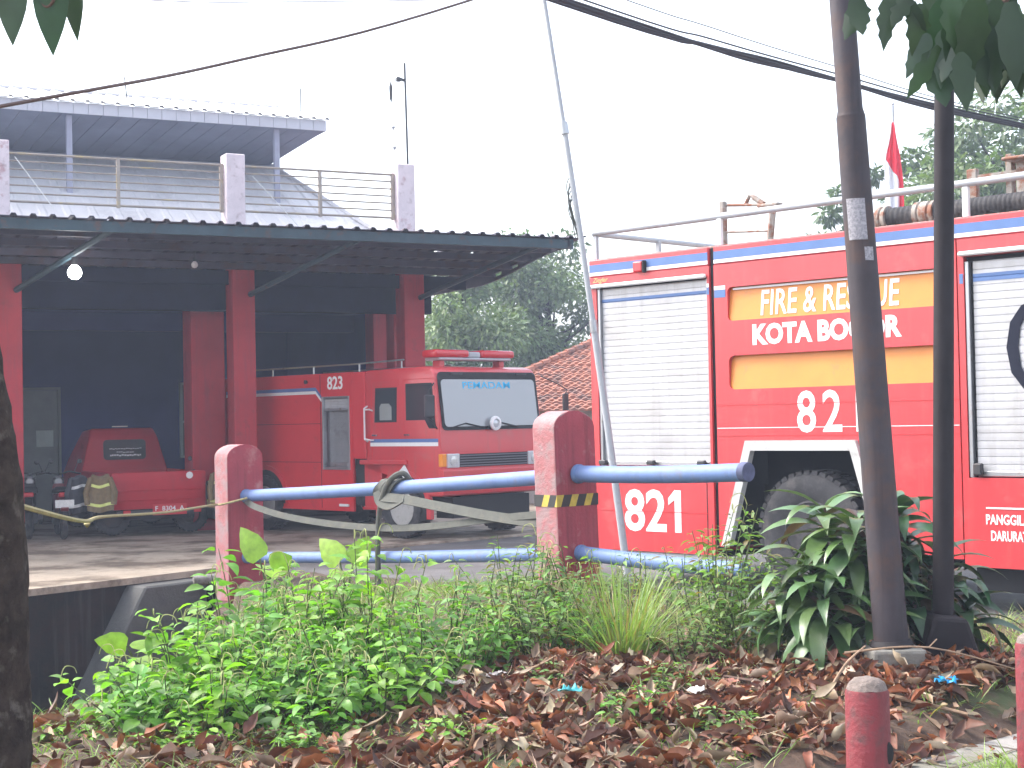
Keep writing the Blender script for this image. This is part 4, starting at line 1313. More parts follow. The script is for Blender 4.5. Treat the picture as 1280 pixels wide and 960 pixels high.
# ------------------------------------------------------------------ motorcycles (local x forward)
def motorcycle(loc, rot, label, colour, plate=True):
    t = thing("motorcycle", loc, rot, label, "motorcycle", "motorcycles parked in the garage")
    for x in (-0.62, 0.62):
        w = thing("wheel", (x, 0, 0.29), 0, None, None); w.parent = t
        b = MB(); b.lathe([(0.22, -0.04), (0.26, -0.05), (0.29, -0.025), (0.29, 0.025), (0.26, 0.05), (0.22, 0.04)], 32, axis='y', closed=True); b.build("tyre", "rubber", w, True)
        b = MB()
        for k in range(6): b.box(-0.012, 0.012, -0.015, 0.015, 0.02, 0.225, mtx=Matrix.Rotation(2 * PI * k / 6, 4, 'Y'))
        b.lathe([(0.04, -0.05), (0.04, 0.05)], 12, axis='y'); b.build("spokes", "dark_metal", w)
    b = MB()
    b.tube([(0.62, 0.07, 0.29), (0.50, 0.07, 0.62), (0.42, 0.06, 0.92)], 0.025, 8); b.tube([(0.62, -0.07, 0.29), (0.50, -0.07, 0.62), (0.42, -0.06, 0.92)], 0.025, 8)
    b.build("fork", "dark_metal", t)
    b = MB()
    b.prism([(-0.75, 0.72), (-0.20, 0.70), (0.05, 0.62), (0.38, 0.85), (0.40, 0.55), (0.10, 0.36), (-0.20, 0.40), (-0.55, 0.55)], -0.10, 0.10, 'y', 0.04, 2)
    b.build("body", colour, t, True)
    b = MB(); b.prism([(-0.78, 0.74), (-0.70, 0.82), (-0.30, 0.78), (0.02, 0.74), (0.02, 0.68), (-0.30, 0.70)], -0.13, 0.13, 'y', 0.03, 2); b.build("seat", "dark", t, True)
    b = MB(); b.box(-0.12, 0.20, -0.13, 0.13, 0.20, 0.42, bev=0.04, seg=2); b.tube([(0.05, -0.14, 0.25), (-0.35, -0.17, 0.24), (-0.78, -0.17, 0.34)], [0.02, 0.03, 0.045], 8); b.build("engine", "dark_metal", t)
    b = MB(); b.tube([(0.30, 0.34, 0.98), (0.40, 0.16, 1.02), (0.42, 0, 0.97), (0.40, -0.16, 1.02), (0.30, -0.34, 0.98)], 0.014, 8)
    hb = b.build("handlebar", "dark_metal", t)
    for s in (-1, 1):
        b = MB(); b.tube([(0.36, s * 0.24, 1.01), (0.38, s * 0.30, 1.16)], 0.007, 6); b.lathe([(0.001, -0.012), (0.036, -0.008), (0.04, 0.01), (0.001, 0.014)], 12, (0.38, s * 0.33, 1.18), 'x'); b.build("mirror", "dark_metal", hb)
    b = MB(); b.lathe([(0.001, 0.10), (0.085, 0.07), (0.09, 0.0), (0.05, -0.08)], 16, (0.46, 0, 0.86), 'x'); b.build("headlight", "lens_clear", t, True)
    b = MB(); b.prism([(-0.95, 0.50), (-0.60, 0.66), (-0.42, 0.66), (-0.60, 0.58), (-0.90, 0.44)], -0.06, 0.06, 'y', 0.01); b.build("mudguard", colour, t); b = MB(); b.prism([(0.35, 0.60), (0.55, 0.635), (0.90, 0.50), (0.92, 0.46), (0.60, 0.605), (0.36, 0.57)], -0.06, 0.06, 'y', 0.01); b.build("mudguard", colour, t)
    b = MB(); b.box(-0.82, -0.76, -0.08, 0.08, 0.66, 0.73, bev=0.015); b.build("tail_lamp", "lens_red", t)
    if plate: box("number_plate", "plastic_white", t, -0.93, -0.925, -0.14, 0.14, 0.50, 0.62)
    return t
mat("moto_red", (0.18, 0.015, 0.02), 0.3, coat=0.4)
mat("moto_black", (0.015, 0.017, 0.022), 0.3, coat=0.4)
motorcycle((-7.17, 24.75, 0), 110, "dark red motorcycle with a pale number plate parked left of the pickup", "moto_red")
motorcycle((-7.72, 24.95, 0), 106, "black motorcycle with a round chrome mirror farthest left in the garage", "moto_black", False)
motorcycle((-4.80, 25.35, 0), 118, "black motorcycle half hidden behind the left gate post", "moto_black", False)

# ------------------------------------------------------------------ barrier of two posts and four blue pipes
BR = thing("pipe_barrier", (0.44, 12.3, 0), -50.02, "pipe barrier of two round topped pink red concrete posts joined by blue pipes", "barrier")
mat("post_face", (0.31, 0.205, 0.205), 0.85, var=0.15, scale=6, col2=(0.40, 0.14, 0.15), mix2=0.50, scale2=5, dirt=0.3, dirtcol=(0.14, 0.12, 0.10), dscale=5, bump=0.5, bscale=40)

def gate_post(x, z0, z1, w, th, lean):
    b = MB()
    pts = [(-w / 2, z0), (w / 2, z0), (w / 2, z1 - 0.13)]
    for k in range(1, 12):
        a = PI * k / 12
        pts.append((w / 2 * math.cos(a), z1 - 0.13 + 0.13 * math.sin(a)))
    pts.append((-w / 2, z1 - 0.13))
    b.prism(pts, x - th / 2, x + th / 2, 'x', 0.012, 2)
    for v in b.bm.verts:
        v.co.x += (v.co.z - z0) * lean
    o = b.build("post", "post_red", BR)
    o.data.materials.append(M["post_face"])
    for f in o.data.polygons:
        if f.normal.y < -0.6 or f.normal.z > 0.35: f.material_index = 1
    return o
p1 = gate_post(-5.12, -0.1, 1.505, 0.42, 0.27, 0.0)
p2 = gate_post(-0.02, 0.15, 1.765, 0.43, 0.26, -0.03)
# hazard tape round the nearer post
W_, T_ = 0.43, 0.26
cx_ = -0.02 - 0.03 * 0.9
def tape_piece(b, s0, s1, z0, z1, sh):
    """s runs round the two visible sides: left face then right face, then the back"""
    per = [(cx_ - T_ / 2 - 0.004, -W_ / 2 - 0.004), (cx_ + T_ / 2 + 0.004, -W_ / 2 - 0.004), (cx_ + T_ / 2 + 0.004, W_ / 2 + 0.004), (cx_ - T_ / 2 - 0.004, W_ / 2 + 0.004)]
    L_ = [0, T_ + 0.008, T_ + W_ + 0.016, 2 * T_ + W_ + 0.024, 2 * T_ + 2 * W_ + 0.032]
    def P(s):
        s = s % L_[4]
        for i in range(4):
            if s <= L_[i + 1] + 1e-9:
                t = (s - L_[i]) / (L_[i + 1] - L_[i])
                a, c = per[i], per[(i + 1) % 4]
                return Vector((lerp(a[0], c[0], t), lerp(a[1], c[1], t), 0))
    cutpts = sorted({s0, s1, *[q for q in L_ if s0 < q < s1]})
    for a, c in zip(cutpts, cutpts[1:]):
        A, C_ = P(a + 1e-5), P(c - 1e-5)
        nx_ = [q for q in L_ if q > a + 1e-6][0]
        A2, C2 = P(min(a + sh, nx_ - 1e-4) if a not in L_ else a + 1e-5), P(min(c + sh, nx_ - 1e-4))
        ka, kc = (a - s0) / (s1 - s0), (c - s0) / (s1 - s0)
        b.face([A + Vector((0, 0, z0)), C_ + Vector((0, 0, z0)), C2 + Vector((0, 0, z1)), A2 + Vector((0, 0, z1))])
tb = MB(); ty = MB()
s = 0.0
k = 0
while s < 1.40:
    e = min(s + (0.085 if k % 2 == 0 else 0.07), 1.41)
    tape_piece(tb if k % 2 == 0 else ty, s, e, 1.02, 1.112, 0.035)
    s = e; k += 1
n0 = len(tb.bm.faces)
ym = bpy.data.meshes.new("tmp"); ty.bm.to_mesh(ym); ty.bm.free(); tb.bm.from_mesh(ym); bpy.data.meshes.remove(ym)
tb.bm.faces.ensure_lookup_table()
for f in tb.bm.faces[n0:]: f.material_index = 1
tp = tb.build("hazard_tape", "tape_black", p2)
tp.data.materials.append(M["tape_yellow"])
# pipes
def pipe(x0, z0, x1, z1, r, cap=False, y=0.0):
    b = MB()
    n_ = 14
    pts = [(lerp(x0, x1, i / n_), y, lerp(z0, z1, i / n_) - 0.012 * math.sin(PI * i / n_)) for i in range(n_ + 1)]
    b.tube(pts, r, 18)
    o = b.build("pipe", "pipe_blue", BR, True)
    for q, zz, sg in ((x0, z0, 1), (x1, z1, -1)):
        if cap and q == x1:
            b = MB(); b.lathe([(0.001, 0.0), (r * 1.02, 0.0), (r * 1.06, -0.012), (r * 1.06, -0.055), (r * 0.99, -0.06)], 20, (x1 + 0.004, y, zz), 'x')
            b.build("end_cap", "pipe_end", o, True)
        else:
            b = MB(); b.lathe([(r * 1.01, 0.0), (r * 1.14, 0.004), (r * 1.14, 0.035), (r * 1.01, 0.042)], 18, (q + (0.001 if sg > 0 else -0.043), y, zz), 'x')
            b.build("collar", "pipe_blue", o, True)
    return o
pipe(-4.985, 0.975, -0.185, 1.245, 0.062)
pipe(-4.985, 0.345, -0.175, 0.630, 0.055)
pipe(0.085, 1.270, 1.85, 1.306, 0.066, True)
pipe(0.095, 0.655, 1.80, 0.622, 0.056)

# canvas fire hose knotted round the upper pipe, its straps sagging to both posts
FM_ = BR.matrix_basis.copy()
HZ = thing("canvas_hose", (0.44, 12.3, 0), -50.02, "grey canvas fire hose knotted round the upper blue pipe, tail hanging down", "hose")
def smooth_path(pts, n_=8):
    out = []
    P_ = [Vector(p) for p in pts]
    for i in range(len(P_) - 1):
        p0, p1_, p2_, p3 = P_[max(i - 1, 0)], P_[i], P_[i + 1], P_[min(i + 2, len(P_) - 1)]
        for k in range(n_):
            t = k / n_
            out.append(0.5 * ((2 * p1_) + (-p0 + p2_) * t + (2 * p0 - 5 * p1_ + 4 * p2_ - p3) * t * t + (-p0 + 3 * p1_ - 3 * p2_ + p3) * t ** 3))
    out.append(P_[-1])
    return out
b = MB(); b.ribbon(smooth_path([(-4.98, -0.02, 0.94), (-4.65, -0.08, 0.875), (-4.05, -0.09, 0.80), (-3.2, -0.09, 0.755), (-2.3, -0.09, 0.755), (-1.55, -0.09, 0.81), (-0.80, -0.09, 0.895), (-0.16, -0.05, 0.955)]), 0.062, 0.012, (0, 0.35, 1))
b.build("strap", "hose_canvas", HZ, True)
b = MB(); b.ribbon(smooth_path([(-2.42, -0.10, 1.03), (-2.05, -0.12, 1.02), (-1.6, -0.10, 0.975), (-0.9, -0.10, 0.915), (-0.16, -0.06, 0.865)]), 0.085, 0.012, (0, 0.55, 1))
b.build("strap", "hose_canvas", HZ, True)
b = MB()
b.tube(smooth_path([(-2.16, 0.075, 1.10), (-2.18, -0.02, 1.24), (-2.28, -0.085, 1.20), (-2.40, -0.10, 1.05), (-2.47, -0.10, 0.85), (-2.50, -0.10, 0.55), (-2.52, -0.08, 0.33), (-2.53, -0.05, 0.10)]), 0.026, 8)
b.build("tail", "hose_canvas", HZ, True)
b = MB()
for k, (x0, tl) in enumerate(((-2.50, 0.08), (-2.43, -0.05), (-2.34, 0.10))):
    ring = [(x0 + tl * math.sin(a), math.cos(a) * 0.085, 1.103 + 0.014 * (x0 + 2.5) + math.sin(a) * 0.085) for a in [2 * PI * i / 20 for i in range(21)]]
    b.ribbon(ring, 0.075, 0.014, (1, 0.1, 0.15))
b.ribbon(smooth_path([(-2.50, -0.09, 1.08), (-2.42, -0.12, 0.99), (-2.25, -0.13, 0.96), (-2.05, -0.12, 1.03)]), 0.085, 0.014, (0, 0.6, 1))
b.build("knot", "hose_canvas", HZ, True)

rp = thing("rope", (-1.89, 6.0, 1.42), 0, "thin yellowish rope sagging from the left tree trunk to the left barrier post", "rope")
O_ = Vector((-1.89, 6.0, 1.42))
b = MB(); b.tube([Vector(p) - O_ for p in smooth_path([(-2.0, 6.15, 1.42), (-2.35, 8.5, 1.20), (-2.88, 11.0, 1.08), (-3.02, 13.6, 0.96), (-3.06, 15.85, 0.90), (-2.96, 15.93, 0.905), (-2.72, 15.96, 0.96)])], 0.012, 6)
b.build("rope_line", "rope", rp, True)
b = MB(); b.lathe([(0.0, -0.025), (0.022, 0), (0.0, 0.025)], 8, Vector((-2.62, 9.6, 1.115)) - O_); b.build("knot", "rope", rp, True)

# ------------------------------------------------------------------ poles
up = thing("utility_pole", (2.085, 8.72, 0.10), 0, "thick brown grey steel utility pole in a concrete block, with a torn poster", "utility pole")
b = MB()
def ppt(z): return (-0.0515 * (z - 0.26) * 1.0, 0, z - 0.10)
b.tube([ppt(0.30), ppt(1.5), ppt(3.36)], [0.096, 0.091, 0.081], 20)
b.build("pole", "utility_metal", up, True)
b = MB(); b.tube([ppt(3.36), ppt(3.40), ppt(5.2), ppt(8.4)], [0.080, 0.070, 0.067, 0.060], 20); b.build("upper_pole", "utility_metal", up, True)
b = MB(); b.tube([ppt(0.385), ppt(0.415), ppt(0.44)], [0.118, 0.122, 0.103], 20); b.build("collar", "utility_black", up, True)
b = MB(); b.box(-0.15, 0.155, -0.15, 0.17, -0.12, 0.30, bev=0.02, seg=2)
for v in b.bm.verts: v.co += Vector((noise.noise(v.co * 9) * 0.012, noise.noise(v.co * 9 + Vector((4, 0, 0))) * 0.012, 0))
b.build("base_block", "block_grey", up)
b = MB()                                     # poster wraps the pole
for z0, z1, a0, a1, dx in ((2.66, 2.89, 215, 285, 0), (2.545, 2.62, 270, 305, 0)):
    n_ = 10
    for i in range(n_):
        q = []
        for a in (a0 + (a1 - a0) * i / n_, a0 + (a1 - a0) * (i + 1) / n_):
            q.append(D(a))
        P_ = []
        for z, a in ((z0, q[0]), (z0, q[1]), (z1, q[1]), (z1, q[0])):
            c = ppt(z); P_.append((c[0] + math.cos(a) * 0.0885, math.sin(a) * 0.0885, c[2]))
        b.face(P_)
b.build("poster", "sticker", up, True)

bp_ = thing("utility_pole", (2.44, 9.0, 0.05), 0, "thinner black steel pole beside the thick one, set in a dark flared base", "utility pole")
b = MB(); b.tube([(0, 0, 0.3), (0.045, 0, 1.9), (0.10, 0, 3.8), (0.22, 0, 8.5)], [0.060, 0.058, 0.056, 0.05], 18); b.build("pole", "utility_black", bp_, True)
b = MB(); b.prism([(-0.185, -0.1), (0.195, -0.1), (0.175, 0.25), (0.10, 0.48), (-0.09, 0.50), (-0.15, 0.32)], -0.17, 0.17, 'y', 0.025, 2); b.build("base_block", "utility_black", bp_)

lp = thing("leaning_pole", (0.9, 14.6, 0), 0, "long thin grey metal pole leaning in front of the rescue truck's rear shutter", "pole")
def lpt(z, dx=0): return (0.995 - 0.124 * (z - 0.593) + 0.13 * 0 - 0.9 + 0.018 * math.sin((z - 0.6) / 5.0 * PI) + dx, -0.1, z)
b = MB(); b.tube([lpt(-0.03), lpt(0.6), lpt(1.7), lpt(2.6)], [0.036, 0.036, 0.034, 0.034], 10); b.build("pole", "grey_paint", lp, True)
b = MB(); b.tube([lpt(2.58), lpt(3.4), lpt(4.4)], [0.028, 0.027, 0.026], 10); b.build("middle_pole", "grey_paint", lp, True)
b = MB(); b.tube([lpt(4.38), lpt(5.6), lpt(7.0)], [0.022, 0.020, 0.016], 10); b.build("top_pole", "grey_paint", lp, True)
for z in (2.55, 4.40):
    b = MB(); b.tube([lpt(z - 0.05), lpt(z + 0.06)], [0.042, 0.040], 10); b.build("joint", "steel", lp, True)
b = MB()
r_ = random.Random(12)
for k in range(6):
    z = 3.95 - k * 0.04
    b.tube(smooth_path([lpt(z, -0.02), lpt(z - 0.12, -0.05 - r_.random() * 0.03), lpt(z - 0.3 - r_.random() * 0.25, -0.06 + r_.random() * 0.05)], 4), 0.005, 4)
b.build("frayed_cord", "hose_canvas", lp)

def cable(pts, r, m, label, name="cable", n_=8, group=None):
    t = thing(name, pts[0], 0, label, "cable", group or "overhead cables")
    o = Vector(pts[0])
    b = MB(); b.tube([p - o for p in smooth_path(pts, n_)], r, 6)
    b.build("wire", m, t, True)
    return t
cable([(-6.0, 6.2, 2.35), (-2.93, 9.0, 3.57), (-1.96, 11.5, 4.40), (-0.29, 14.0, 5.49), (4.5, 21.5, 9.1)], 0.0125, "cable_brown", "single brown cable crossing the sky at upper left over the station roof")
cable([(-12.0, 14.0, 6.3), (-4.91, 18.0, 6.70), (-2.37, 20.0, 7.13), (2.5, 24, 8.2)], 0.006, "cable_brown", "very thin faint wire along the top edge of the sky at left")
t = cable([(-7.23, 6.0, 6.1), (0.47, 13.0, 5.20), (1.92, 14.32, 5.09), (3.26, 15.54, 5.04), (5.97, 18.0, 4.97), (13.7, 25.0, 5.1)], 0.020, "cable_black", "thick black bundle of overhead cables crossing the sky at upper right")
b = MB()
o_ = Vector((-7.23, 6.0, 6.1))
for dz, ph in ((-0.028, 0), (0.022, 2), (-0.01, 4)):
    P_ = smooth_path([(-7.23, 6.0, 6.1), (0.47, 13.0, 5.20), (1.92, 14.32, 5.09), (3.26, 15.54, 5.04), (5.97, 18.0, 4.97), (13.7, 25.0, 5.1)], 8)
    b.tube([p - o_ + Vector((0, -0.01, dz * 0.8 + 0.012 * math.sin(i * 0.6 + ph))) for i, p in enumerate(P_)], 0.012, 6)
b.build("wire", "cable_black", t, True)
cable([(-7.23, 6.1, 6.2), (0.47, 13.1, 5.30), (1.92, 14.42, 5.19), (3.26, 15.64, 5.13), (5.97, 18.1, 5.06), (13.7, 25.1, 5.2)], 0.008, "cable_black", "thin wire just above the thick black cable bundle at right")
cable([(-7.23, 6.4, 6.4), (0.47, 13.4, 5.52), (1.92, 14.7, 5.38), (3.26, 15.9, 5.28), (5.97, 18.4, 5.17), (13.7, 25.4, 5.3)], 0.005, "cable_black", "finest faint wire highest above the cable bundle at right")

# ------------------------------------------------------------------ bollards
def bollard(loc, h, label, seed):
    t = thing("bollard", loc, 0, label, "bollard", "red bollards along the path")
    b = MB(); b.lathe([(0.085, -0.15), (0.081, 0.1), (0.079, h - 0.03), (0.074, h - 0.018)], 28); b.build("shaft", "bollard_red", t, True)
    b = MB(); b.lathe([(0.0735, h - 0.018), (0.066, h + 0.004), (0.045, h + 0.020), (0.02, h + 0.027), (0.001, h + 0.028)], 28)
    for v in b.bm.verts: v.co.z += noise.noise(v.co * 30 + Vector((seed, 0, 0))) * 0.007
    b.build("cap", "bollard_cap", t, True)
    b = MB(); b.lathe([(0.001, 0.0), (0.016, 0.002), (0.022, 0.006)], 10, (0.058, -0.0585, h - 0.24), 'y')
    for v in b.bm.verts: v.co.z = (v.co.z - (h - 0.24)) * 1.9 + h - 0.24
    b.build("chipped_spot", "dark", t)
bollard((1.265, 5.7, 0.045), 0.672, "weathered red bollard with a rough grey top standing in front of the leaf litter", 1)
bollard((2.30, 7.0, 0.045), 0.635, "red bollard cut off by the right edge of the photo", 5)

# kerb stone behind the poles at the right
b = MB(); b.box(0, 0.75, -0.06, 0.06, -0.1, 0.0, bev=0.012)
kt = b.build("kerb_stone", "paving"); kt.location = (2.72, 9.55, 0.135); kt.rotation_euler = (0, 0, D(-18))
tag(kt, "pale kerb stone on the ground behind the black pole's base", "kerb")

# ------------------------------------------------------------------ flag behind the truck
fl = thing("flagpole", (7.42, 30, 0), 0, "thin flagpole behind the rescue truck carrying a limp red and white flag", "flag")
b = MB(); b.tube([(0, 0, 0), (0.02, 0, 7.6)], [0.045, 0.025], 8); b.lathe([(0.001, 7.60), (0.035, 7.63), (0.001, 7.70)], 8, (0.02, 0, 0)); b.build("pole", "grey_paint", fl, True)
def flag_sheet(f0, f1, name, m):
    b = MB()
    NI, NJ = 12, 26
    g = []
    for j in range(NJ + 1):
        row = []
        h = j / NJ
        for i in range(NI + 1):
            a = lerp(f0(h), f1(h), i / NI)
            xw = 0.74 * (-0.11 - 0.16 * sstep(h * 2.2) + (0.06 * h)) * (1 - a) + 0.74 * (0.09 + 0.12 * sstep(h * 1.8)) * a
            y = -0.05 + 0.055 * math.sin(a * 15 + h * 2.5) * (0.25 + h) + 0.03 * math.sin(a * 5)
            z = 7.28 - h * 2.25 - 0.10 * (a - 0.5) ** 2
            if h < 0.25: xw *= 0.35 + 2.6 * h
            row.append(b.bm.verts.new((xw, y, z)))
        g.append(row)
    for j in range(NJ):
        for i in range(NI):
            b.bm.faces.new((g[j][i], g[j][i + 1], g[j + 1][i + 1], g[j + 1][i]))
    o = b.build(name, m, fl, True)
    md = o.modifiers.new("thickness", 'SOLIDIFY'); md.thickness = 0.006
bd = lambda h: 0.0 if h < 0.30 else min(0.80, (h - 0.30) * 4.2)
flag_sheet(bd, lambda h: 1.0, "red_cloth", "flag_red")
flag_sheet(lambda h: 0.0, lambda h: max(bd(h), 0.002), "white_cloth", "flag_white")

# ------------------------------------------------------------------ tiled house beyond the yard
HS = thing("tiled_house", (3.2, 36.2, 0), 0, "low house with a weathered terracotta tiled hip roof behind the trucks", "house")
box("wall", "plaster", HS, -4.2, 4.2, -4.2, 4.2, 0, 1.95)
RZ0, RZ1, HW = 1.85, 3.98, 4.75
bm_t = MB()
NC = 42
for side in range(4):
    mt = Matrix.Rotation(side * PI / 2, 4, 'Z')
    for k in range(NC):
        t0, t1 = k / NC, (k + 1) / NC
        hw0, hw1 = HW * (1 - t0), HW * (1 - t1)
        z0, z1 = lerp(RZ0, RZ1, t0) + 0.035, lerp(RZ0, RZ1, t1) + 0.008
        y0, y1 = -HW * (1 - t0) - 0.015, -HW * (1 - t1)
        wtile = 0.17
        nt_ = int(hw0 * 2 / wtile)
        off = (k % 2) * wtile * 0.0
        for i in range(nt_ + 1):
            u = -hw0 + (hw0 * 2 - nt_ * wtile) / 2 + i * wtile + off - wtile / 2
            if abs(u + wtile / 2) > hw1 + 0.18: continue
            jz = noise.noise(Vector((u * 3.1, k * 0.7, side))) * 0.02
            pr = [(u, 0.0), (u + wtile * 0.22, 0.026), (u + wtile * 0.5, 0.032), (u + wtile * 0.78, 0.01), (u + wtile, 0.0)]
            A = [bm_t.bm.verts.new(mt @ Vector((x, y0, z0 + h + jz))) for x, h in pr]
            B = [bm_t.bm.verts.new(mt @ Vector((x, y1, z1 + h + jz))) for x, h in pr]
            Cc = [bm_t.bm.verts.new(mt @ Vector((x, y0, z0 - 0.03 + jz))) for x, h in pr]
            for q in range(4):
                bm_t.bm.faces.new((A[q], A[q + 1], B[q + 1], B[q])); bm_t.bm.faces.new((Cc[q], Cc[q + 1], A[q + 1], A[q]))
rf = bm_t.build("roof", "roof_tile", HS)
b = MB()
for sx, sy in ((-1, -1), (1, -1), (-1, 1), (1, 1)):
    n_ = 26
    for i in range(n_):
        p, q = i / n_, (i + 1.1) / n_
        b.tube([(sx * HW * (1 - p), sy * HW * (1 - p), lerp(RZ0, RZ1, p) + 0.06), (sx * HW * (1 - q), sy * HW * (1 - q), lerp(RZ0, RZ1, q) + 0.04)], [0.085, 0.07], 8)
b.build("hip_tiles", "roof_tile", rf)
lt = thing("yard_post", (0.66, 19.5, 0), 0, "slim dark post with a box on top in front of the tiled roof", "post")
b = MB(); b.tube([(0, 0, -0.05), (0, 0, 1.78)], 0.025, 8); b.build("pole", "dark_metal", lt)
b = MB(); b.box(-0.035, 0.04, -0.03, 0.03, 1.76, 2.02, bev=0.012); b.tube([(0.0, 0, 2.02), (0.03, 0, 2.06), (-0.07, 0, 2.13), (-0.30, 0, 2.24)], 0.008, 6); b.build("head", "dark_metal", lt)

# ------------------------------------------------------------------ trees
def tree(name, base, h, crown, rad, nclump, nleaf, leafL, tints, label, group, seed, trunk_r=0.16, clump_r=0.9, sparse=0.0, clumps=None):
    r = random.Random(seed)
    t = thing(name, base, 0, label, "tree", group)
    c = Vector(crown) - Vector(base)
    cl = []
    if clumps:
        cl = [(Vector(p) - Vector(base), rr) for p, rr in clumps]
    else:
        for _ in range(nclump):
            d = rnd_unit(r) * (r.random() ** 0.45)
            cl.append((c + Vector((d.x * rad[0], d.y * rad[1], d.z * rad[2])), clump_r * r.uniform(0.6, 1.25)))
    b = MB()
    top = c + Vector((0, 0, rad[2] * 0.25))
    mid = Vector((r.uniform(-.3, .3), r.uniform(-.2, .2), (c.z - rad[2]) * 0.8 if c.z > rad[2] else c.z * 0.3))
    b.tube(smooth_path([(0, 0, -0.2), mid, c, top], 5), [trunk_r * (1 - 0.8 * i / 15) for i in range(16)], 8)
    for p, rr in cl[:min(len(cl), 26)]:
        s0 = mid.lerp(top, r.uniform(0.1, 0.9))
        m_ = s0.lerp(p, 0.5) + Vector((0, 0, -0.15 * rr))
        b.tube(smooth_path([s0, m_, p], 4), [trunk_r * 0.32 * (1 - 0.85 * i / 8) for i in range(9)], 5)
    b.build("trunk", "bark", t, True)
    lv = Leaves()
    tot = sum(rr ** 2 for _, rr in cl)
    for p, rr in cl:
        tc = r.choice(tints)
        k = r.uniform(0.75, 1.2)
        for _ in range(int(nleaf * rr ** 2 / tot)):
            d = rnd_unit(r)
            q = p + Vector((d.x, d.y, d.z * 0.75)) * rr * (r.random() ** 0.38)
            ld = (d + rnd_unit(r) * 0.8 + Vector((0, 0, -0.15))).normalized()
            cc = tintv(r, tc, 0.25)
            lv.add(q, ld, leafL * r.uniform(0.7, 1.3), leafL * r.uniform(0.38, 0.55), nseg=2, droop=0.5, tint=tuple(x * k for x in cc), twist=r.uniform(-1, 1))
    lv.build("crown", "leaf_tree", t)
    return t
G1 = (0.105, 0.165, 0.060); G2 = (0.080, 0.13, 0.050); G3 = (0.14, 0.20, 0.08)
tree("broadleaf_tree", (-1.4, 50, 0), 7, (-1.4, 50, 4.6), (2.4, 2.2, 2.5), 40, 11000, 0.22, [G1, G2, G3], "hazy green tree beyond the yard, left one behind the cab of truck 823", "trees beyond the yard", 11, 0.15, 0.85)
tree("broadleaf_tree", (1.7, 54, 0), 8, (1.3, 54, 5.1), (2.7, 2.3, 2.85), 46, 13000, 0.22, [G1, G2, G3], "taller hazy tree beyond the yard above the tiled roof", "trees beyond the yard", 12, 0.18, 0.9)
tree("broadleaf_tree", (14.6, 43, 0), 10, (14.6, 43, 8.1), (3.1, 3.0, 3.0), 50, 15000, 0.24, [G1, G2, G3], "big dense tree rising behind the rescue truck at the far right", "trees beyond the yard", 13, 0.25, 1.0)
tree("sparse_tree", (10.3, 45, 0), 8, (10.3, 45, 7.0), (2, 2, 2), 10, 2500, 0.24, [G1, G2], "sparse tree with separate leafy clumps behind the flag", "trees beyond the yard", 14, 0.14, 0.6,
     clumps=[((8.8, 45, 6.6), .36), ((9.3, 45, 6.15), .4), ((9.35, 45.4, 7.5), .4), ((9.55, 44.8, 8.0), .3), ((10.5, 45, 8.55), .35), ((11.3, 45, 7.9), .45), ((10.8, 44.6, 7.1), .45), ((11.7, 45, 8.9), .5), ((12.0, 45, 7.4), .5), ((9.9, 45, 6.9), .3), ((10.0, 45, 5.7), .5), ((11.4, 45, 6.2), .55)])

# near tree at the left edge, its trunk cut by the frame
NT = thing("near_tree", (-2.035, 6.05, 0), 0, "dark rough near tree trunk with a few big leaves hanging from its branch", "tree")
b = MB()
pts = [(-0.11, 0, -0.2), (-0.09, 0, 0.15), (-0.075, 0, 0.6), (-0.045, 0, 1.0), (-0.06, 0, 1.5), (-0.12, 0, 2.1), (-0.26, 0, 3.0), (-0.3, 0.1, 4.4)]
P_ = smooth_path(pts, 10)
b.tube(P_, [0.245 - 0.0016 * i for i in range(len(P_))], 26)
for v in b.bm.verts:
    n_ = noise.noise(Vector((v.co.x * 7, v.co.y * 7, v.co.z * 3.0))) * 0.030 + noise.noise(v.co * 18) * 0.012
    v.co += Vector((v.co.x + 0.1, v.co.y, 0)).normalized() * n_
b.build("trunk", "bark", NT, True)
b = MB(); b.tube(smooth_path([(-0.28, 0, 3.15), (0.2, -0.8, 3.25), (0.56, -1.45, 3.12), (1.05, -1.72, 3.08)], 6), [0.05 - 0.0021 * i for i in range(19)], 8); b.build("branch", "twig_bark", NT, True)
lv = Leaves()
r = random.Random(5)
TD = (0.030, 0.058, 0.030)
for px, py, L, W, dx, tw in ((0.63, -1.62, 0.235, 0.10, -0.02, 0.2), (0.745, -1.64, 0.27, 0.10, 0.015, -0.1), (0.79, -1.60, 0.22, 0.07, 0.055, 0.3), (0.56, -1.66, 0.20, 0.085, -0.06, -0.4)):
    lv.add((px, py, 3.03 if L > 0.21 else 3.05), (dx, r.uniform(-0.08, 0.05), -1), L, W, up=Vector((0, 1, 0)), droop=-0.12, nseg=7, tint=tintv(r, TD, 0.15), fold=0.10, twist=tw)
for k in range(60):        # the rest of the spray, above the frame
    lv.add((r.uniform(-0.9, 0.6), r.uniform(-1.9, 0.6), r.uniform(3.5, 4.4)), (r.uniform(-1, 1), r.uniform(-1, 1), -0.8), r.uniform(0.18, 0.28), 0.09, up=Vector((0, 1, 0)), nseg=4, tint=tintv(r, TD, 0.2), fold=0.15)
lv.build("leaves", "leaf_shade", NT)
b = MB(); b.tube(smooth_path([(0.72, -1.62, 3.07), (0.735, -1.64, 2.98), (0.76, -1.64, 2.93), (0.735, -1.63, 2.90), (0.70, -1.63, 2.93)], 6), 0.005, 6); b.build("tendril", "twig_bark", NT, True)

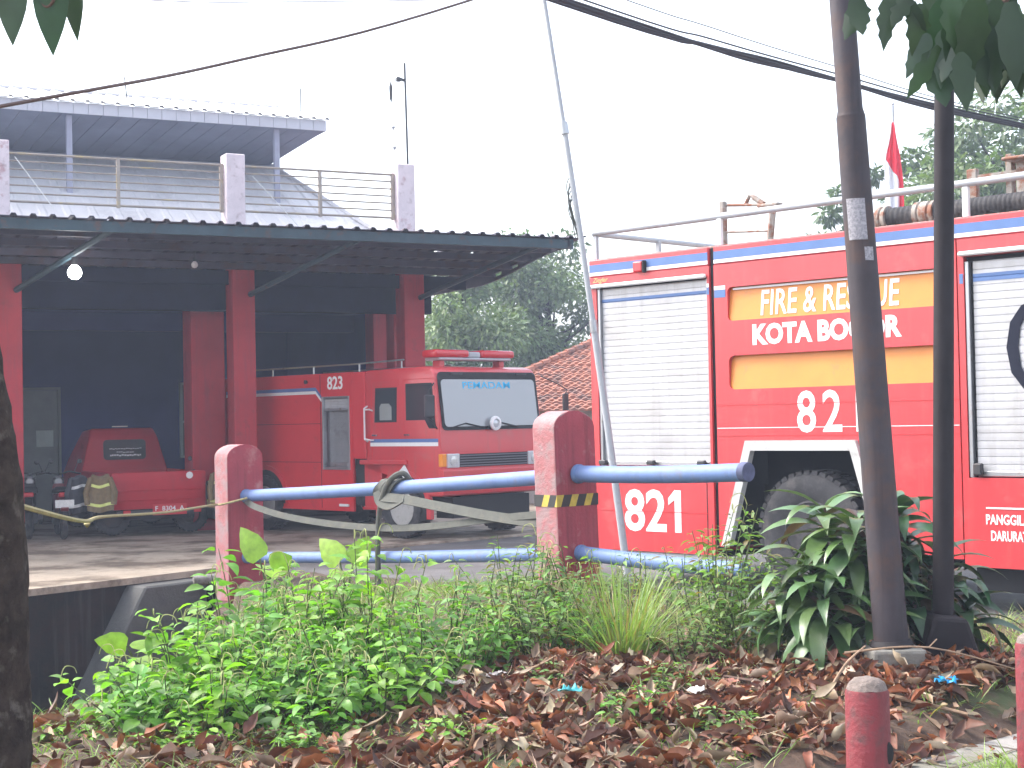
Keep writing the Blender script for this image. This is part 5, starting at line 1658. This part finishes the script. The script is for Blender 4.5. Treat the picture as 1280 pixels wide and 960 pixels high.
OT = thing("overhanging_tree", (3.4, 4.3, 0), 0, "overhanging branch of big dark pointed leaves at the upper right corner", "tree")
b = MB(); b.tube(smooth_path([(0, 0, -0.1), (0.05, 0, 1.8), (-0.1, 0.05, 3.3), (-0.3, 0.2, 5)], 6), [0.16 - 0.004 * i for i in range(19)], 12); b.build("trunk", "bark", OT, True)
b = MB()
b.tube(smooth_path([(-0.05, 0, 3.0), (-0.9, 0.15, 3.22), (-1.7, 0.2, 3.20), (-2.35, 0.22, 3.10)], 6), [0.05 - 0.0021 * i for i in range(19)], 8)
b.tube(smooth_path([(-1.5, 0.2, 3.2), (-1.75, 0.25, 3.08), (-1.93, 0.28, 2.90)], 5), 0.010, 6)
b.tube(smooth_path([(-1.9, 0.2, 3.17), (-2.05, 0.25, 3.06), (-2.15, 0.25, 2.96)], 5), 0.009, 6)
b.build("branch", "twig_bark", OT, True)
lv = Leaves()
r = random.Random(8)
def hang(px, py, dep, ang, L, W, tw):
    """leaf hanging from a point right of the camera axis, swung by ang in the x-z plane"""
    x = (px - 640) / 1955.6 * dep; z = 1.7 + (513 - py) / 1955.6 * dep
    lv.add((x - 3.4, dep - 4.3, z), (math.sin(D(ang)), r.uniform(-.25, .25), -math.cos(D(ang))), L * 1.03, W * 0.70, up=Vector((0, 1, 0)), droop=r.uniform(-0.35, 0.35), nseg=11, tint=tintv(r, TD, 0.22), fold=0.12, twist=tw, wob=0.13)
for a in ((1082, -12, 4.5, 5, 0.13, 0.095, .1), (1088, -8, 4.55, -20, 0.15, 0.085, .4), (1125, -15, 4.5, -8, 0.17, 0.08, .2), (1140, -8, 4.5, 30, 0.12, 0.07, .5),
          (1165, 0, 4.5, -10, 0.15, 0.10, -.2), (1172, 38, 4.5, -28, 0.14, 0.09, .4), (1186, 55, 4.5, -35, 0.18, 0.085, -.3), (1180, 60, 4.55, 3, 0.19, 0.13, .1), (1195, 30, 4.5, -6, 0.18, 0.10, .3),
          (1190, -6, 4.6, -4, 0.20, 0.11, .1), (1215, -6, 4.5, -14, 0.22, 0.11, -.2), (1205, 45, 4.5, -20, 0.14, 0.09, .6), (1212, 62, 4.4, 4, 0.17, 0.095, .2), (1226, 50, 4.5, 18, 0.15, 0.10, .1),
          (1240, 15, 4.5, 8, 0.24, 0.13, -.1), (1235, -10, 4.4, -6, 0.25, 0.13, .3), (1258, -5, 4.5, 5, 0.23, 0.13, -.1), (1252, 30, 4.5, 0, 0.20, 0.11, .1), (1275, 0, 4.4, 0, 0.25, 0.12, .2),
          (1280, 45, 4.5, 8, 0.17, 0.11, -.2), (1270, 20, 4.6, -15, 0.2, 0.12, .3), (1150, -20, 4.5, -25, 0.14, 0.08, .3), (1222, 10, 4.6, 10, 0.22, 0.12, .4), (1200, -15, 4.45, 12, 0.2, 0.12, -.3)):
    hang(*a)
for k in range(26):
    hang(1195 + r.random() ** 0.6 * 100, r.uniform(-40, 45), r.uniform(4.5, 4.8), r.uniform(-25, 25), r.uniform(0.15, 0.22), r.uniform(0.09, 0.13), r.uniform(-.9, .9))
for k in range(110):
    lv.add((r.uniform(-2.4, 0.6), r.uniform(-0.8, 1.0), r.uniform(3.15, 4.3)), (r.uniform(-1, 1), r.uniform(-1, 1), -0.8), r.uniform(0.18, 0.28), 0.11, up=Vector((0, 1, 0)), nseg=4, tint=tintv(r, TD, 0.2), fold=0.15)
lv.build("leaves", "leaf_shade", OT)

# ------------------------------------------------------------------ weeds and shrubs in the verge
def weed(x, y, h, spread, nst, nlv, L, W, tint, label, seed, catkins=0, name="weed_bush", group="weed bushes in the verge", dry=0.0):
    r = random.Random(seed)
    z0 = gz(x, y)
    t = thing(name, (x, y, z0), 0, label, "weed", group)
    b = MB(); lv = Leaves(); ck = MB()
    for s in range(nst):
        a = r.uniform(0, 2 * PI)
        R_ = spread * math.sqrt(r.random())
        hh = h * r.uniform(0.6, 1.15) * (1 - 0.35 * R_ / spread)
        p0 = Vector((math.cos(a) * R_ * 0.35, math.sin(a) * R_ * 0.35, -0.04))
        p1_ = Vector((math.cos(a) * R_ * 0.75 + r.uniform(-.04, .04), math.sin(a) * R_ * 0.75, hh * 0.55))
        p2_ = Vector((math.cos(a) * R_ * 1.05 + r.uniform(-.05, .05), math.sin(a) * R_ * 1.05, hh))
        path = smooth_path([p0, p1_, p2_], 4)
        b.tube(path, [0.0055 - 0.0004 * i for i in range(len(path))], 4)
        for k in range(nlv):
            tt = 0.24 + 0.76 * (k + r.random()) / nlv
            i = min(int(tt * (len(path) - 1)), len(path) - 2)
            p = path[i].lerp(path[i + 1], tt * (len(path) - 1) - i)
            an = k * 2.4 + r.uniform(-.5, .5)
            el = r.uniform(-0.1, 0.55)
            d = Vector((math.cos(an), math.sin(an), el))
            sz = (0.65 + 0.5 * math.sin(PI * tt)) * r.uniform(0.5, 1.35)
            pt = p + d.normalized() * L * 0.35 * sz
            lv.add(pt, d, L * sz, W * sz, droop=r.uniform(0.3, 1.1), nseg=4, tint=tintv(r, (0.16, 0.12, 0.05) if r.random() < dry else tint, 0.42, 0.15), fold=0.3, twist=r.uniform(-.5, .5))
        if catkins:
            for k in range(catkins):
                p = path[-1 - (k % 3)]
                an = r.uniform(0, 2 * PI)
                d = Vector((math.cos(an), math.sin(an), 0))
                q = r.uniform(0.04, 0.085)
                if r.random() < 0.45: ck.tube(smooth_path([p, p + d * q * 0.4 + Vector((0, 0, q * 0.9)), p + d * q * 1.2 + Vector((0, 0, q * 0.8)), p + d * q * 1.5 + Vector((0, 0, q * 0.2))], 4), 0.0029, 4)
    b.build("stems", "stem_green", t)
    lv.build("leaves", "leaf_weed", t)
    if catkins: ck.build("catkin_curls", "catkin", t)  # curled catkins only, joined in one mesh; no leaves here
    return t
mat("catkin", (0.34, 0.36, 0.14), 0.9, var=0.2, scale=40, bump=0.5, bscale=200)
B1 = (0.18, 0.36, 0.040); B2 = (0.13, 0.29, 0.045); B3 = (0.15, 0.26, 0.065)
LB = [(-2.20, 8.50, .34, .32, 12, 12, .10, .06, B1, "low bright green weed at the left end of the verge beside the tree trunk", 2),
      (-1.88, 8.75, .58, .34, 14, 13, .115, .066, B1, "bright green bush second from the left end above the ditch", 3),
      (-1.75, 9.75, .76, .36, 15, 14, .12, .07, B2, "leafy bush standing before the grey wall buttress", 4),
      (-1.50, 8.40, .52, .36, 17, 15, .095, .056, B1, "low dense bush at the front left, just above dry leaves", 2),
      (-1.30, 9.40, .86, .38, 18, 14, .115, .066, B1, "tall bright bush with curled catkins in front of the left post", 5),
      (-1.05, 8.45, .52, .38, 17, 15, .085, .05, B2, "mid height bush in the front row below the hanging hose tail", 3),
      (-0.85, 9.50, .86, .38, 18, 14, .11, .062, B1, "tall bush right under the hose tail with many catkins", 5),
      (-0.60, 8.70, .52, .36, 16, 15, .085, .046, B2, "darker bush at the right end of the front row of weeds", 3),
      (-0.45, 9.75, .66, .34, 16, 15, .085, .042, B2, "bush with small leaves between the hose tail and the right post", 4),
      (-1.45, 8.95, .66, .36, 17, 14, .105, .06, B2, "bush in the second row, hidden behind the low dense front bush", 3),
      (-1.95, 8.10, .34, .34, 14, 13, .09, .055, B2, "low spreading weed at the bottom left between trunk and dry leaves", 1),
      (-1.55, 8.02, .42, .36, 16, 14, .09, .05, B1, "lowest front bush left of the centre of the weed bank, over dry leaves", 2),
      (-1.12, 8.00, .40, .36, 16, 14, .085, .046, B2, "dark leafy front bush nearest the bottom edge", 2),
      (-0.72, 8.22, .44, .36, 16, 14, .085, .046, B1, "front bush at the right end of the weed bank beside the pale papers", 2),
      (-0.25, 9.30, .46, .34, 15, 15, .075, .036, B2, "bushy weed between the weed bank and the feathery shrubs", 2),
      (-0.95, 8.95, .64, .36, 17, 14, .095, .054, B1, "bush in the second row below the tall bush with many catkins", 3)]
for i, a in enumerate(LB):
    weed(*a[:10], 100 + i, catkins=a[10])
FB = [(-0.05, 10.5, .76, .38, 22, 18, .08, .032, B3, "thin stemmed shrub with narrow leaves left of the grass clump, nearest the fence"),
      (0.10, 9.85, .62, .36, 21, 18, .075, .03, B3, "small feathery shrub at the edge of the dry leaves left of the grass clump"),
      (0.38, 10.6, .76, .38, 22, 18, .08, .032, B3, "feathery shrub directly before the right barrier post"),
      (0.36, 9.9, .46, .32, 16, 15, .065, .024, B2, "lowest feathery shrub right at the foot of the grass clump"),
      (0.95, 10.9, .60, .30, 12, 16, .055, .020, B3, "small shrub growing under the short right hand pipes"),
      (1.30, 10.3, 1.02, .42, 22, 22, .085, .032, B3, "tall sparse shrub under the free end of the blue pipe"),
      (1.45, 9.85, .70, .34, 18, 18, .075, .028, B3, "loose shrub leaning against the broad leaved plant"),
      (1.05, 9.7, .40, .34, 18, 15, .05, .020, B3, "low shrub among litter right of the grass clump")]
for i, a in enumerate(FB):
    weed(*a, 200 + i, catkins=1, name="feathery_shrub", group="feathery shrubs along the fence", dry=0.12)
FR = [(-1.6, 7.65, .16, .30, 12, 12, .055, .03, B1, "low green weed patch at the bottom edge right of the tree trunk"), (-1.0, 7.6, .15, .28, 12, 11, .05, .026, B2, "low weed patch on the bottom edge below the front bushes"), (0.85, 8.5, .22, .26, 12, 12, .05, .018, B3, "thin grassy weed in the litter midway between grass clump and near bollard"), (0.55, 7.75, .26, .13, 7, 12, .055, .024, B2, "small green seedling growing out of the dry leaves in front"), (-0.35, 7.55, .14, .22, 9, 9, .05, .03, B1, "low creeping weed at the bottom edge left of centre"),
      (0.15, 8.9, .16, .15, 6, 10, .05, .02, B3, "tiny weed in the litter by the teal scrap"), (1.0, 7.7, .16, .28, 14, 12, .045, .018, B3, "tiny grassy weed at the bottom left of the near bollard"), (-2.25, 8.0, .10, .2, 8, 9, .05, .025, B1, "tiny weed at the foot of the left tree trunk")]
for i, a in enumerate(FR):
    weed(*a, 300 + i, name="weed_seedling", group="small weeds in the leaf litter")

def bigleaf(x, y, h, leaves, label, seed, tint=(0.22, 0.38, 0.05)):
    r = random.Random(seed)
    z0 = gz(x, y)
    t = thing("broadleaf_seedling", (x, y, z0), 0, label, "plant", "broad leaved seedlings")
    b = MB(); lv = Leaves()
    for k_, (an, el, L, W, hz) in enumerate(leaves):
        d = Vector((math.cos(D(an)), math.sin(D(an)), math.tan(D(el))))
        top = Vector((math.cos(D(an)) * 0.05, math.sin(D(an)) * 0.05, h * hz))
        b.tube(smooth_path([(0, 0, -0.05), (0, 0, h * hz * 0.6), top], 4), 0.006, 5)
        lv.add(top, d, L, W, up=Vector((0, 1, 0)) if k_ < 2 else Vector((0, 0, 1)), droop=0.7 if k_ > 1 else -0.3, nseg=7, tint=tintv(r, tint, 0.12), fold=0.22, shape=2, wob=0.04)
    b.build("stems", "stem_green", t)
    lv.build("leaves", "leaf_weed", t)
bigleaf(-1.60, 10.1, .70, [(165, 55, .26, .17, 1.0), (310, 20, .22, .17, 0.92), (290, 10, .2, .15, .9), (100, 20, .2, .15, .9)], "seedling with large pale green leaves in front of the left barrier post", 1)
bigleaf(-1.08, 10.0, .68, [(150, 40, .24, .17, 0.98), (35, 55, .22, .16, 0.96), (260, 5, .2, .16, .9), (60, 20, .18, .14, .9)], "seedling with large pale leaves left of the hanging hose tail", 2)
bigleaf(-2.20, 9.05, .32, [(192, 12, .19, .14, 1.0), (80, 20, .18, .14, .9), (300, 10, .16, .13, .8)], "seedling with one very broad leaf leaning out over the ditch", 3)

# lemongrass clump
LG = thing("grass_clump", (0.66, 9.75, gz(0.66, 9.75)), 0, "tall pale green grass clump with long arching blades", "grass")
lv = Leaves(); r = random.Random(21)
for k in range(300):
    a = r.uniform(0, 2 * PI); q = math.sqrt(r.random()) * 0.14
    ln = r.uniform(0.0, 0.75) ** 1.2
    lv.add((math.cos(a) * q, math.sin(a) * q, -0.03), (math.cos(a) * ln, math.sin(a) * ln, 1), r.uniform(0.40, 0.82), r.uniform(0.009, 0.015), up=Vector((-math.sin(a), math.cos(a), 0.01)), droop=r.uniform(0.2, 1.5) * (0.5 + ln), nseg=7,
           tint=tintv(r, (0.24, 0.34, 0.11) if r.random() < 0.8 else (0.30, 0.25, 0.12), 0.2), fold=0.3, shape=1, twist=PI / 2 + r.uniform(-.6, .6))
lv.build("blades", "leaf_grass", LG)
lv = Leaves()
for k in range(110):
    a = r.uniform(0, 2 * PI); q = math.sqrt(r.random()) * 0.15
    lv.add((math.cos(a) * q, math.sin(a) * q, -0.03), (math.cos(a) * 0.6, math.sin(a) * 0.6, 1), r.uniform(0.15, 0.36), 0.009, droop=r.uniform(0.4, 1.8), nseg=4, tint=tintv(r, (0.27, 0.20, 0.11), 0.25), shape=1, twist=r.uniform(-1, 1))
lv.build("dry_blades", "leaf_dry", LG)

# dracaena plants round the poles
def dracaena(x, y, heads, label, seed, tint):
    r = random.Random(seed)
    z0 = gz(x, y)
    t = thing("dracaena", (x, y, z0), 0, label, "plant", "broad leaved dark plants by the poles")
    b = MB(); lv = Leaves()
    for hx, hy, hz, n_ in heads:
        b.tube(smooth_path([(hx * 0.25, hy * 0.25, -0.08), (hx * 0.8, hy * 0.8, hz * 0.5), (hx, hy, hz)], 5), [0.02 - 0.0008 * i for i in range(11)], 7)
        for k in range(n_):
            an = k * 2.4 + r.uniform(-.3, .3)
            f = k / n_                                     # low leaves hang, top ones stand
            el = lerp(-0.35, 1.3, f) + r.uniform(-.15, .15)
            d = Vector((math.cos(an), math.sin(an), el))
            p = Vector((hx, hy, hz - 0.24 * (1 - f)))
            L = r.uniform(0.36, 0.50) * (1 - 0.15 * f)
            tn = tint if r.random() > 0.06 else (0.10, 0.06, 0.035)
            lv.add(p, d, L, L * r.uniform(0.19, 0.27), droop=r.uniform(0.9, 1.9), nseg=8, tint=tintv(r, tn, 0.3, 0.15), fold=0.22, twist=r.uniform(-.35, .35), wob=0.05)
    b.build("stems", "twig_bark", t, True)
    lv.build("leaves", "leaf_gloss", t)
DG = (0.085, 0.155, 0.052)
dracaena(1.95, 9.25, [(-0.22, -0.1, .62, 26), (0.02, -0.15, .86, 26), (-0.10, 0.12, .92, 24), (-0.30, 0.08, .42, 24), (0.12, 0.05, .74, 22), (-0.12, -0.22, .34, 24), (0.1, -0.2, .48, 22), (-0.02, 0, .66, 24), (-0.32, -0.12, .56, 24), (-0.18, -0.28, .50, 24), (-0.38, 0.0, .30, 20), (0.02, -0.25, .26, 20)], "glossy dark green broad leaved plant left of the thick pole", 31, DG)
dracaena(2.36, 9.35, [(-0.06, 0.05, .96, 24), (0.10, -0.05, .62, 22), (0.24, 0.05, .52, 22), (-0.02, -0.12, .40, 20), (0.30, -0.02, .36, 20), (0.0, 0.1, .75, 22)], "darker broad leaved plant between and behind the two poles", 32, (0.040, 0.090, 0.038))
cd = thing("cordyline", (1.62, 9.45, gz(1.62, 9.45)), 0, "small plant with dark purple strap leaves left of the broad leaved plant", "plant")
lv = Leaves(); r = random.Random(40)
for an, el, L, tn in ((180, 1.2, .38, (0.05, 0.10, 0.05)), (150, 1.6, .42, (0.05, 0.11, 0.05)), (60, 1.6, .34, (0.07, 0.02, 0.035)), (20, 1.2, .36, (0.08, 0.02, 0.04)), (300, 1.3, .3, (0.06, 0.03, 0.04)), (240, 1.0, .34, (0.05, 0.09, 0.05))):
    lv.add((0, 0, 0), (math.cos(D(an)), math.sin(D(an)), el), L, 0.065, droop=0.6, nseg=6, tint=tn, fold=0.4)
lv.build("leaves", "leaf_gloss", cd)
mat("cord_stem", (0.12, 0.08, 0.06), 0.9)
b = MB(); b.tube([(0, 0, -0.1), (0, 0, 0.05)], 0.02, 6); b.build("stem", "cord_stem", cd)

# ------------------------------------------------------------------ leaf litter, grass, twigs, scraps
def dpath(x, y): return (x - 1.38) * 0.66 - (y - 7.3) * 0.75
lv = Leaves(); r = random.Random(50)
DRY = [(0.2, 0.065, 0.036), (0.13, 0.047, 0.028), (0.27, 0.189, 0.123), (0.36, 0.284, 0.2), (0.22, 0.071, 0.025), (0.075, 0.036, 0.024), (0.26, 0.1, 0.038), (0.17, 0.079, 0.047), (0.3, 0.21, 0.136)]
cnt = 0
while cnt < 8800:
    x = r.uniform(-2.9, 3.1); y = r.uniform(6.3, 10.2)
    dens = 1.0
    if x < -0.6: dens = 0.45
    if x < -0.25 and y > 8.25: dens = 0.2
    if x < -0.5 and y > 7.75: dens = 0.15
    if x < -1.9 and y > 8.6: dens = 0.0
    if y > 9.5: dens *= 0.35
    d_ = dpath(x, y)
    if d_ > -0.08: dens *= 0.05 if d_ > 0.3 else 0.4
    if abs(x - 1.265) < 0.1 and abs(y - 5.7) < 0.12: dens = 0
    q_ = noise.noise(Vector((x * 2.2, y * 2.2, 9)))
    if q_ < -0.05: dens *= 0.25
    elif q_ > 0.15: dens *= 1.5
    if (x - 2.2) ** 2 + (y - 8.6) ** 2 < 0.35: dens *= 2.0
    if r.random() > dens * 0.6: continue
    cnt += 1
    z = (0.047 if d_ > 0.25 else gz(x, y)) + r.uniform(0.004, 0.075 if d_ < 0.05 else 0.012) + (0.06 * r.random() if (x - 2.2) ** 2 + (y - 8.6) ** 2 < 0.3 and d_ < 0.0 else 0)
    a = r.uniform(0, 2 * PI)
    L = r.uniform(0.07, 0.165) if r.random() < 0.6 else r.uniform(0.05, 0.10)
    if r.random() < 0.3:          # broken bits and straws between the leaves
        st = r.random() < 0.4
        L2 = r.uniform(0.08, 0.22) if st else r.uniform(0.02, 0.05)
        lv.add((x, y, z), (math.cos(a), math.sin(a), r.uniform(-0.1, 0.35)), L2, 0.006 if st else L2 * 0.6, droop=r.uniform(-1, 1), nseg=3, tint=tintv(r, (0.28, 0.20, 0.13) if st else r.choice(DRY), 0.3), fold=0.6, twist=r.uniform(-1, 1))
    else:
        lv.add((x, y, z), (math.cos(a), math.sin(a), r.uniform(-0.25, 0.5)), L, L * r.uniform(0.26, 0.44), droop=r.uniform(-1.6, 2.2), nseg=6, tint=tintv(r, r.choice(DRY), 0.28), fold=r.uniform(0.2, 1.9), twist=r.uniform(-1.2, 1.2), wob=0.14)
tag(lv.build("leaf_litter", "leaf_dry"), "brown dry leaves scattered thickly over the verge", "leaf litter", kind="stuff")

lv = Leaves()
cnt = 0
while cnt < 12000:
    x = r.uniform(-2.9, 4.2); y = r.uniform(5.9, 14.5)
    if y > pl(x, EDGE) - 0.3: continue
    if x < pl(y, BANK) + 0.1: continue
    d_ = dpath(x, y)
    nn = noise.noise(Vector((x * 1.5, y * 1.5, 21)))
    ok = (y > 9.6 and r.random() < 0.8) or ((nn > -0.05 or x < -0.6) and d_ < 0 and r.random() < 0.65)
    if not ok: continue
    cnt += 1
    a = r.uniform(0, 2 * PI)
    g = (0.17, 0.28, 0.06) if r.random() < 0.8 else (0.28, 0.24, 0.11)
    lv.add((x, y, gz(x, y) - 0.01), (math.cos(a) * 0.6, math.sin(a) * 0.6, 1), r.uniform(0.10, 0.26 if y > 9.4 else 0.21), r.uniform(0.005, 0.010), droop=r.uniform(0.3, 1.4), nseg=3, tint=tintv(r, g, 0.25), shape=1, twist=r.uniform(-1, 1))
for k in range(1000):         # tuft in the lower right corner, over the path edge
    x = 2.36 + r.gauss(0, 0.15); y = 7.08 + r.gauss(0, 0.13)
    a = r.uniform(0, 2 * PI)
    lv.add((x, y, 0.03), (math.cos(a) * 0.6, math.sin(a) * 0.6, 1), r.uniform(0.07, 0.20), 0.007, droop=r.uniform(0.3, 1.4), nseg=3, tint=tintv(r, (0.20, 0.30, 0.07), 0.25), shape=1, twist=r.uniform(-1, 1))
tag(lv.build("grass", "leaf_grass"), "short green grass and tufts over the verge and path edge", "grass", kind="stuff")

def twig(pts, r0, label, m="dead_twig"):
    o = Vector(pts[0])
    b = MB(); P_ = [p - o for p in smooth_path(pts, 5)]
    b.tube(P_, [r0 * (1 - 0.5 * i / len(P_)) for i in range(len(P_))], 6)
    q = P_[len(P_) // 2]
    b.tube([q, q + Vector((0.05, 0.02, 0.04))], r0 * 0.5, 5)
    ob = b.build("twig", m, None, True); ob.location = o
    tag(ob, label, "twig", "twigs in the leaf litter")
twig([(-0.02, 9.0, .24), (0.12, 8.95, .30), (0.22, 8.9, .36)], 0.012, "short pale stick poking up from the litter left of centre")
twig([(-0.25, 7.7, .22), (0.0, 7.55, .20), (0.25, 7.35, .18)], 0.011, "long thin stick lying in the litter at the bottom centre")
twig([(1.75, 8.25, .26), (2.0, 8.1, .22), (2.28, 7.98, .16)], 0.016, "thick stick lying before the poles on the right")
twig([(1.62, 8.1, .30), (1.72, 8.2, .40), (1.85, 8.35, .46)], 0.009, "thin forked stick leaning up beside the near bollard")
twig([(1.75, 8.4, .42), (2.2, 8.4, .44), (2.75, 8.5, .28)], 0.007, "long wiry twig arching across both pole bases")
twig([(1.1, 8.6, .28), (1.3, 8.4, .27), (1.45, 8.2, .25)], 0.010, "short dark stick in the litter left of the near bollard", "twig_bark")

def scrap(loc, s, m, label, seed):
    r = random.Random(seed)
    bm_ = bmesh.new()
    n_ = 7
    g = [[bm_.verts.new(((i / n_ - .5) * s * 1.6 + r.uniform(-.1, .1) * s, (j / n_ - .5) * s + r.uniform(-.1, .1) * s, abs(r.gauss(0, 0.16)) * s + 0.005)) for i in range(n_ + 1)] for j in range(n_ + 1)]
    for j in range(n_):
        for i in range(n_): bm_.faces.new((g[j][i], g[j][i + 1], g[j + 1][i + 1], g[j + 1][i]))
    b = MB(); b.bm.free(); b.bm = bm_
    o = b.build("plastic_scrap", m, None, True)
    o.location = loc; o.rotation_euler = (r.uniform(-.2, .5), 0, r.uniform(0, 6))
    md = o.modifiers.new("thickness", 'SOLIDIFY'); md.thickness = 0.002
    tag(o, label, "litter", "plastic scraps in the leaf litter")
scrap((2.27, 8.25, gz(2.27, 8.25) + .09), 0.10, "plastic_blue", "crumpled bright blue plastic scrap right of the poles' bases", 1)
scrap((0.27, 8.15, gz(0.27, 8.15) + .10), 0.075, "plastic_teal", "teal plastic scrap in the litter below the grass clump", 2)
scrap((0.92, 8.1, gz(0.92, 8.1) + .10), 0.06, "plastic_white", "small white scrap in the litter left of the near bollard", 3)
scrap((-0.35, 8.55, gz(-0.35, 8.55) + .08), 0.09, "paper_dirty", "crumpled whitish wrapper under the darker bush", 4)
scrap((-0.12, 8.75, gz(-0.12, 8.75) + .08), 0.08, "paper_dirty", "whitish torn paper beside the short pale stick", 6)

def stone(x, y, s, label, seed, z=None):
    b = MB()
    bmesh.ops.create_icosphere(b.bm, subdivisions=2, radius=s)
    for v in b.bm.verts:
        v.co *= 1 + 0.35 * noise.noise(v.co / s * 0.9 + Vector((seed * 3, 0, 0)))
        v.co.z *= 0.6
    o = b.build("stone", "stone", None, False)
    o.location = (x, y, (gz(x, y) if z is None else z) + s * 0.2)
    tag(o, label, "stone", "rubble along the road edge")
r = random.Random(77)
EDG = [(-2.0, 16.95), (-0.36, 15.45)]
for k in range(16):
    t_ = k / 15
    stone(lerp(-2.5, -0.3, t_) + r.uniform(-.05, .05), lerp(17.45, 15.35, t_) + r.uniform(-.12, .05), r.uniform(0.05, 0.11), "grey rubble stone in the row along the road edge behind the lower pipe", k, -0.05)
b = MB(); b.tube([(0, 0, 0), (0.45, 0.1, 0.02)], 0.06, 12)
dp_ = b.build("drain_pipe", "paving", None, True); dp_.location = (-3.72, 18.1, -0.08); dp_.rotation_euler = (0, 0, D(10))
tag(dp_, "short pale drain pipe end sticking out beside the left barrier post", "pipe")

# ------------------------------------------------------------------ air
hz_ = MB(); hz_.box(-96, 96, -14, 156, -2.9, 12.9)
mh = bpy.data.materials.new("haze"); mh.use_nodes = True
nt = mh.node_tree
for n_ in list(nt.nodes):
    if n_.type != 'OUTPUT_MATERIAL': nt.nodes.remove(n_)
pv = nt.nodes.new("ShaderNodeVolumePrincipled")
pv.inputs["Color"].default_value = (0.70, 0.80, 1.0, 1)
pv.inputs["Density"].default_value = HAZE
pv.inputs["Anisotropy"].default_value = 0.2
nt.links.new(pv.outputs[0], nt.nodes["Material Output"].inputs["Volume"])
MATS["haze"] = mh
ho = hz_.build("haze", "haze")
tag(ho, "thin pale haze in the air", "haze", kind="stuff")
